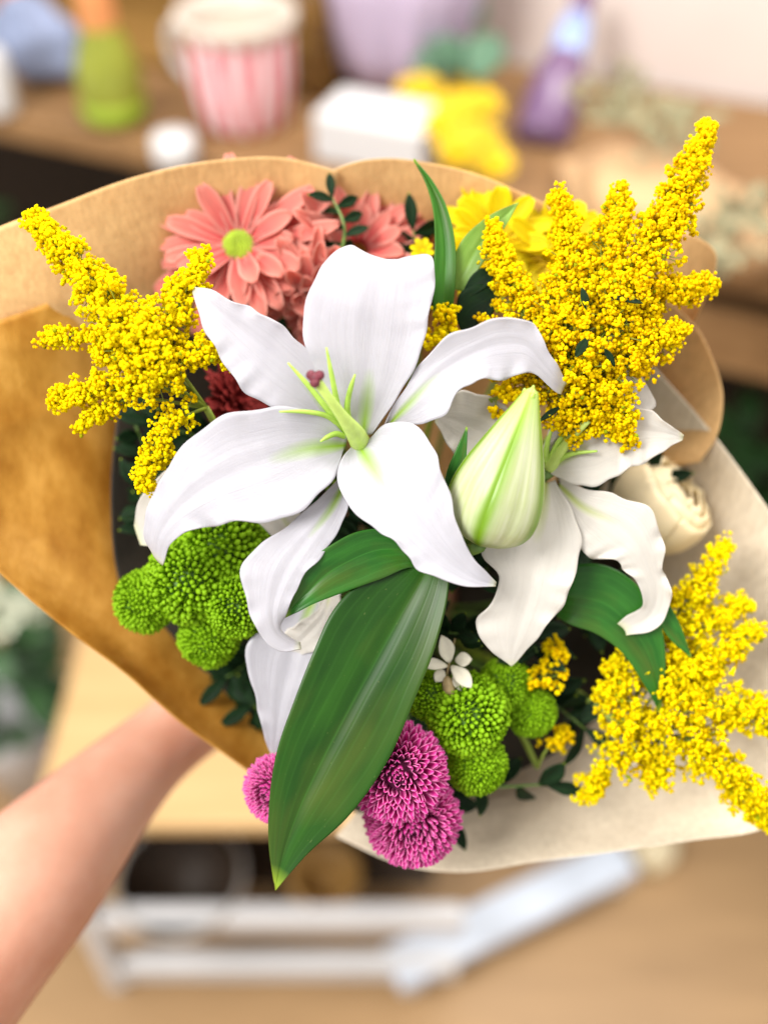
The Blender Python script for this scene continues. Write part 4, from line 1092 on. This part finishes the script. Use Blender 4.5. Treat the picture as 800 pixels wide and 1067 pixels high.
# yellow flowers and eucalyptus standing in a bunch
def blossom(parent, c, r, mat, n=dirc(0, .3, 1)):
    M3 = frame(n, rng.uniform(0, 6)); g = G()
    for li, (kk, el, lf) in enumerate(((10, .1, 1), (8, .5, .8))):
        for i in range(kk):
            a = 2*PI*(i+.5*li)/kk; V, F, uv = strap(r*lf, r*.5, 6, 5, .1, .2, .7, .5, .6)
            ce, se = math.cos(el), math.sin(el); V = V @ np.array([[ce, 0, se], [0, 1, 0], [-se, 0, ce]])
            V = V @ np.array([[math.cos(a), math.sin(a), 0], [-math.sin(a), math.cos(a), 0], [0, 0, 1]])
            g.add(V @ M3 + c, F, uv)
    return g.build('blossom', mat, parent, thick=.0006)
p = table_pt(470, 190)
o = thing('yellow_flower_bunch', 'bunch of yellow flowers lying on the table behind the wrap', 'flowers', p)
for (x, y, zz_, rr_) in ((440, 98, .05, 32), (478, 118, .055, 36), (502, 112, .05, 30), (462, 132, .06, 32), (498, 150, .05, 36), (478, 158, .05, 34), (515, 172, .04, 30), (425, 92, .04, 18), (490, 84, .05, 26)):
    c = on_z(x, y, ZT+zz_); blossom(o, c, .74*rr_*px_at(c), M['yellowflower'])
g = G()
for x in (470, 485, 500): tube(g, [on_z(x, 120, ZT+.03), on_z(x+8, 175, ZT+.012), on_z(x+14, 215, ZT+.01)], .003, 6, n=8)
g.build('stem', M['plantgreen'], o)
p = table_pt(476, 84)
o = thing('eucalyptus_stem', 'dark green rounded leaves above the yellow flowers', 'leaves', p)
for (x, y, dx, dy, L) in ((480, 74, -.2, .3, 46), (492, 78, .5, 1, 54), (470, 60, -.7, .8, 46), (484, 34, .1, 1, 50), (465, 72, -1, .4, 40)):
    c = on_z(x, y+6, ZT+.06); g = G(); leaflet(g, c, dirc(dx, dy, .2), dirc(.1, .4, 1), L*px_at(c), L*.8*px_at(c)); g.build('leaf', M['eucalyptus'], o, thick=.001)
g = G(); tube(g, [p, on_z(478, 84, ZT+.05), on_z(484, 40, ZT+.07)], .003, 6, n=10); g.build('stem', M['plantgreen'], o)

# purple bottle, leaning
b = table_pt(562, 150); k = px_at(b); t_ = at(606, 6, (b-CAM).dot(FWD)+.02)
o = thing('slim_bottle', 'slim purple bottle with blue shoulder leaning on the table near the wall', 'bottle', b)
axb = t_-b; Lz = np.linalg.norm(axb); MB = frame(axb/Lz)
g = G(); lathe(g, [(0, 0), (26*k, 0), (29*k, .01), (29*k, Lz*.30), (25*k, Lz*.52), (20*k, Lz*.62)], b, 32, MB); g.build('body', M['purpleglass'], o)
g = G(); lathe(g, [(20*k, Lz*.62), (19*k, Lz*.8), (14*k, Lz*.9)], b, 32, MB); g.build('shoulder', M['blueglass'], o)
g = G(); lathe(g, [(14*k, Lz*.9), (12*k, Lz*1.0), (13*k, Lz*1.12), (0, Lz*1.12)], b, 32, MB); g.build('neck', M['purpleglass'], o)

# bunch of dried flowers wrapped in kraft, lying on the table
p = table_pt(690, 215)
o = thing('dried_bunch', 'dried grey green flowers in kraft paper lying on the right of the table', 'dried flowers', p)
rows = [[on_z(580, 165, ZT+.02), on_z(650, 150, ZT+.05), on_z(740, 175, ZT+.05), on_z(830, 230, ZT+.02)],
        [on_z(590, 205, ZT+.03), on_z(660, 200, ZT+.10), on_z(740, 220, ZT+.10), on_z(820, 265, ZT+.03)],
        [on_z(600, 262, ZT+.01), on_z(660, 262, ZT+.04), on_z(720, 275, ZT+.05), on_z(790, 292, ZT+.01)]]
gg = loft([np.array(r_) for r_ in rows], 40, 20); gg += normals(gg)*(.004*np.sin(np.linspace(0, 20, 40))[:, None, None])
g = G(); sheet(g, gg); g.build('wrapper', M['kraft_bg'], o, thick=.0008)
for cl in ((648, 112, 26, 34), (700, 135, 24, 34), (768, 225, 22, 30), (740, 262, 16, 22)):
    g = G()
    for i in range(40):
        c = on_z(cl[0]+rng.normal(0, cl[2]), cl[1]+rng.normal(0, cl[2]*.5), ZT+.07+rng.uniform(0, .06))
        leaflet(g, c, dirc(*rng.normal(0, 1, 2), .4), dirc(*rng.normal(0, .5, 2), 1), 20*px_at(c), 12*px_at(c))
    g.build('foliage', M['greyleaf'], o, thick=.0005)

# hoop on the wall, small things at the upper left
hc = at(700, -14, (Wb-CAM).dot(FWD)-.03)
g = G(); a_ = np.linspace(0, 2*PI, 49)
R_h = 62*px_at(hc)
pts = [hc + tx*R_h*math.cos(t)*1.0 + np.array([0, 0, 1])*R_h*.62*math.sin(t) for t in a_]
tube(g, pts, .009, 10); g.build('basket_handle', M['table_wood'], None, label='tan curved wooden handle in front of the pale wall', cat='handle')
p = table_pt(45, 84)
o = thing('cloth_bundle', 'crumpled blue grey cloth beside the crate at the upper left', 'cloth', p)
g = G(); V, F = ICO3
nz = rng.normal(0, 1, (8, 3)); bmp_ = sum(np.sin(V @ (nz[i]*3)+i) for i in range(8))*.06
g.add((V*(1+bmp_)[:, None]*np.array([.075, .05, .055])) @ TM + p + np.array([0, 0, .055]), F); g.build('fold', M['denim'], o)
p = table_pt(4, 118); k = px_at(p)
g = G(); lathe(g, [(0, 0), (15*k, 0), (17*k, .01), (17*k, .075), (12*k, .085), (0, .086)], p); g.build('white_candle', M['white'], None, loc=p, label='white cylinder cut off by the left edge on the table', cat='candle')
p = at(2, 8, 1.62)
o = thing('orange_flower', 'orange blossom in the top left corner', 'flower', p)
blossom(o, p, 34*px_at(p), M['orange'], dirc(.3, .3, 1))
g = G(); tube(g, [p, p - ty*.0 + np.array([0, 0, -.08]), np.array([p[0]-.02, p[1]+.02, ZT+.0])], .003, 6, n=10); g.build('stem', M['plantgreen'], o)

# white-framed rack with a plank top
ZR = .45
yf = on_z(200, 860, ZR)[1]; yb = on_z(200, 640, ZR)[1]
xl = on_z(58, 760, ZR)[0]; xr = .10
o = thing('white_rack', 'low white rack with tan plank top behind the lower part of the bouquet', 'rack', ((xl+xr)/2, (yf+yb)/2, 0))
g = G(); box(g, ((xl+xr)/2, (yf+yb)/2, ZR-.011), (xr-xl, yb-yf, .022)); g.build('plank_top', M['rack_wood'], o, smooth=False, bevel=.003)
g = G(); box(g, ((xl+xr)/2, yb-.01, .24), (xr-xl-.05, .012, .40)); g.build('back_board', M['dark_wood'], o, smooth=False)
g = G(); box(g, ((xl+xr)/2, (yf+yb)/2+.03, .135), (xr-xl-.06, yb-yf-.10, .015)); g.build('shelf', M['dark_wood'], o, smooth=False)
r1, r2 = on_y(290, 957, yf), on_y(290, 1006, yf)
xL, xR = on_y(104, 957, yf)[0], on_y(482, 957, yf)[0]
for rr_, hh in ((r1, .042), (r2, .046)):
    g = G(); box(g, ((xL+xR)/2, yf, rr_[2]), (xR-xL, .024, hh)); g.build('rail', M['white'], o, smooth=False, bevel=.004)
for (x, y_) in ((xL-.012, yf), (xL-.012, yb-.03), (xR-.05, yb-.03)):
    g = G(); box(g, (x, y_, (ZR-.022)/2), (.024, .03, ZR-.024)); g.build('leg', M['white'], o, smooth=False, bevel=.003)

# pale blue board leaning over the floor
A, B = on_z(408, 1012, .06), on_z(652, 892, .06)
d = B-A; L = np.linalg.norm(d); d /= L; nb = np.cross([0, 0, 1], d)
g = G(); box(g, (A+B)/2, (L, .062, .03), np.stack([d, nb, np.array([0, 0, 1.])])); 
o = thing('pale_blue_board', 'pale blue board lying diagonally above the brown floor', 'board', (A+B)/2*np.array([1, 1, 0]))
g.build('board', M['bluewhite'], o, smooth=False, bevel=.005)
for e in (A+d*.03, B-d*.02):
    g = G(); lathe(g, [(0, 0), (.024, 0), (.024, .03), (.016, .044), (0, .045)], (e[0], e[1], 0)); g.build('foot', M['white'], o)
p = on_z(676, 892, 0); k = px_at(p)
g = G(); lathe(g, [(0, 0), (22*k, 0), (24*k, .02), (22*k, .05), (0, .05)], p); g.build('cream_tub', M['cream'], None, loc=p, label='small cream tub on the floor at the end of the blue board', cat='tub')

# round pots in the rack
p = on_z(186, 905, .25); p = np.array([p[0], min(p[1], yb-.12), .1425]); k = px_at(p)
o = thing('grey_bowl', 'dark round bowl with grey rim on the lower rack shelf', 'bowl', p)
r = 62*k
g = G(); lathe(g, [(0, .0), (r*.6, .0), (r*.8, .03), (r, .075), (r*1.04, .09), (r*.98, .092)], p); g.build('body', M['grey'], o)
g = G(); lathe(g, [(r*.94, .085), (r*.7, .03), (0, .02)], p); g.build('inside', M['dark_wood'], o)
p = on_z(338, 912, .22); p = np.array([p[0], min(p[1], yb-.1), .1425]); k = px_at(p)
g = G(); lathe(g, [(0, 0), (26*k, 0), (34*k, .05), (38*k, .085), (30*k, .087), (24*k, .05), (0, .03)], p); g.build('amber_pot', M['crate_wood'], None, loc=p, label='brown pot on the rack shelf under the long leaf tip', cat='pot')
p = on_z(430, 930, .10); p = np.array([p[0]+.06, yb+.05, .0]); k = px_at(p)
g = G(); lathe(g, [(0, 0), (50*k, 0), (62*k, .16), (70*k, .22), (64*k, .222), (56*k, .16), (0, .10)], p); g.build('white_pot', M['white'], None, loc=p, label='white pot on the floor right of the rack below the purple flowers', cat='pot')

# potted plant at the left
p = on_z(-10, 760, .22); p = np.array([p[0], p[1]+.06, 0])
o = thing('potted_plant', 'white flowering green plant low at the left edge', 'plant', p)
g = G(); lathe(g, [(0, 0), (.06, 0), (.085, .16), (.09, .2), (.08, .2), (.07, .15), (0, .14)], p); g.build('pot', M['white'], o)
g = G()
for i in range(70):
    a, h_ = rng.uniform(0, 2*PI), rng.uniform(.18, .46)
    c = p + np.array([math.cos(a), math.sin(a), 0])*rng.uniform(.01, .10) + np.array([0, 0, h_])
    leaflet(g, c, np.array([math.cos(a), math.sin(a), rng.uniform(-.3, .6)]), np.array([0, -.3, 1.]), .07, .035)
g.build('foliage', M['plantgreen'], o, thick=.0006)
for i in range(6):
    c = p + np.array([rng.uniform(-.05, .11), rng.uniform(-.08, .05), rng.uniform(.40, .52)]); blossom(o, c, .035, M['whiteflower'])
# plant under the table at the right
for j, (s, lab) in enumerate(((1.05, 'dark green plant in shade under the right end of the table'), (-.35, 'dark leafy plant in shade under the left part of the table'))):
    p = tpos(s, .12, 0); o = thing('shade_plant', lab, 'plant', p, 'plants under the table')
    g = G(); lathe(g, [(0, 0), (.07, 0), (.10, .2), (.09, .2), (0, .17)], p); g.build('pot', M['grey'], o)
    g = G()
    for i in range(60):
        a, h_ = rng.uniform(0, 2*PI), rng.uniform(.2, .62)
        c = p + np.array([math.cos(a), math.sin(a), 0])*rng.uniform(.01, .10) + np.array([0, 0, h_])
        leaflet(g, c, np.array([math.cos(a), math.sin(a), rng.uniform(-.3, .9)]), np.array([0, -.3, 1.]), .09, .04)
    g.build('foliage', M['plantgreen'], o, thick=.0006)

# ------------------------------------------------------------------ light, camera, render
W = bpy.data.worlds.new('World'); SC.world = W; W.use_nodes = True
bg = W.node_tree.nodes['Background']; bg.inputs[0].default_value = (1.0, .97, .94, 1); bg.inputs[1].default_value = .58
def area(name, pos, target, size, energy, col):
    l = bpy.data.lights.new(name, 'AREA'); l.shape = 'RECTANGLE'; l.size, l.size_y = size; l.energy = energy; l.color = col
    o = bpy.data.objects.new(name, l); COL.objects.link(o); o.location = Vector(pos)
    o.rotation_euler = (Vector(target)-Vector(pos)).to_track_quat('-Z', 'Y').to_euler()
T0 = P(400, 500, 0)
area('window_light', T0 + np.array([-1.25, -.75, 1.6]), T0, (1.0, 1.0), 53, (1, .97, .93))
area('ceiling_light', np.array([.6, 1.3, 2.7]), np.array([.2, 1.0, .8]), (1.6, 1.2), 40, (1, .96, .9))

cam = bpy.data.cameras.new('Camera'); co = bpy.data.objects.new('Camera', cam); COL.objects.link(co)
co.location = Vector(CAM); co.rotation_euler = (math.radians(90)-PITCH, 0, 0)
cam.sensor_width = 36; cam.sensor_fit = 'AUTO'; cam.lens = 36
cam.clip_start = .01; cam.clip_end = 60
cam.dof.use_dof = True; cam.dof.focus_distance = D0+.010; cam.dof.aperture_fstop = 1.95
SC.camera = co
SC.view_settings.view_transform = 'Standard'; SC.view_settings.look = 'None'; SC.view_settings.exposure = .8; SC.view_settings.gamma = 1
SC.render.engine = 'CYCLES'
SC.cycles.use_denoising = True
SC.cycles.max_bounces = 8; SC.cycles.diffuse_bounces = 4; SC.cycles.transparent_max_bounces = 4
SC.cycles.caustics_reflective = False; SC.cycles.caustics_refractive = False
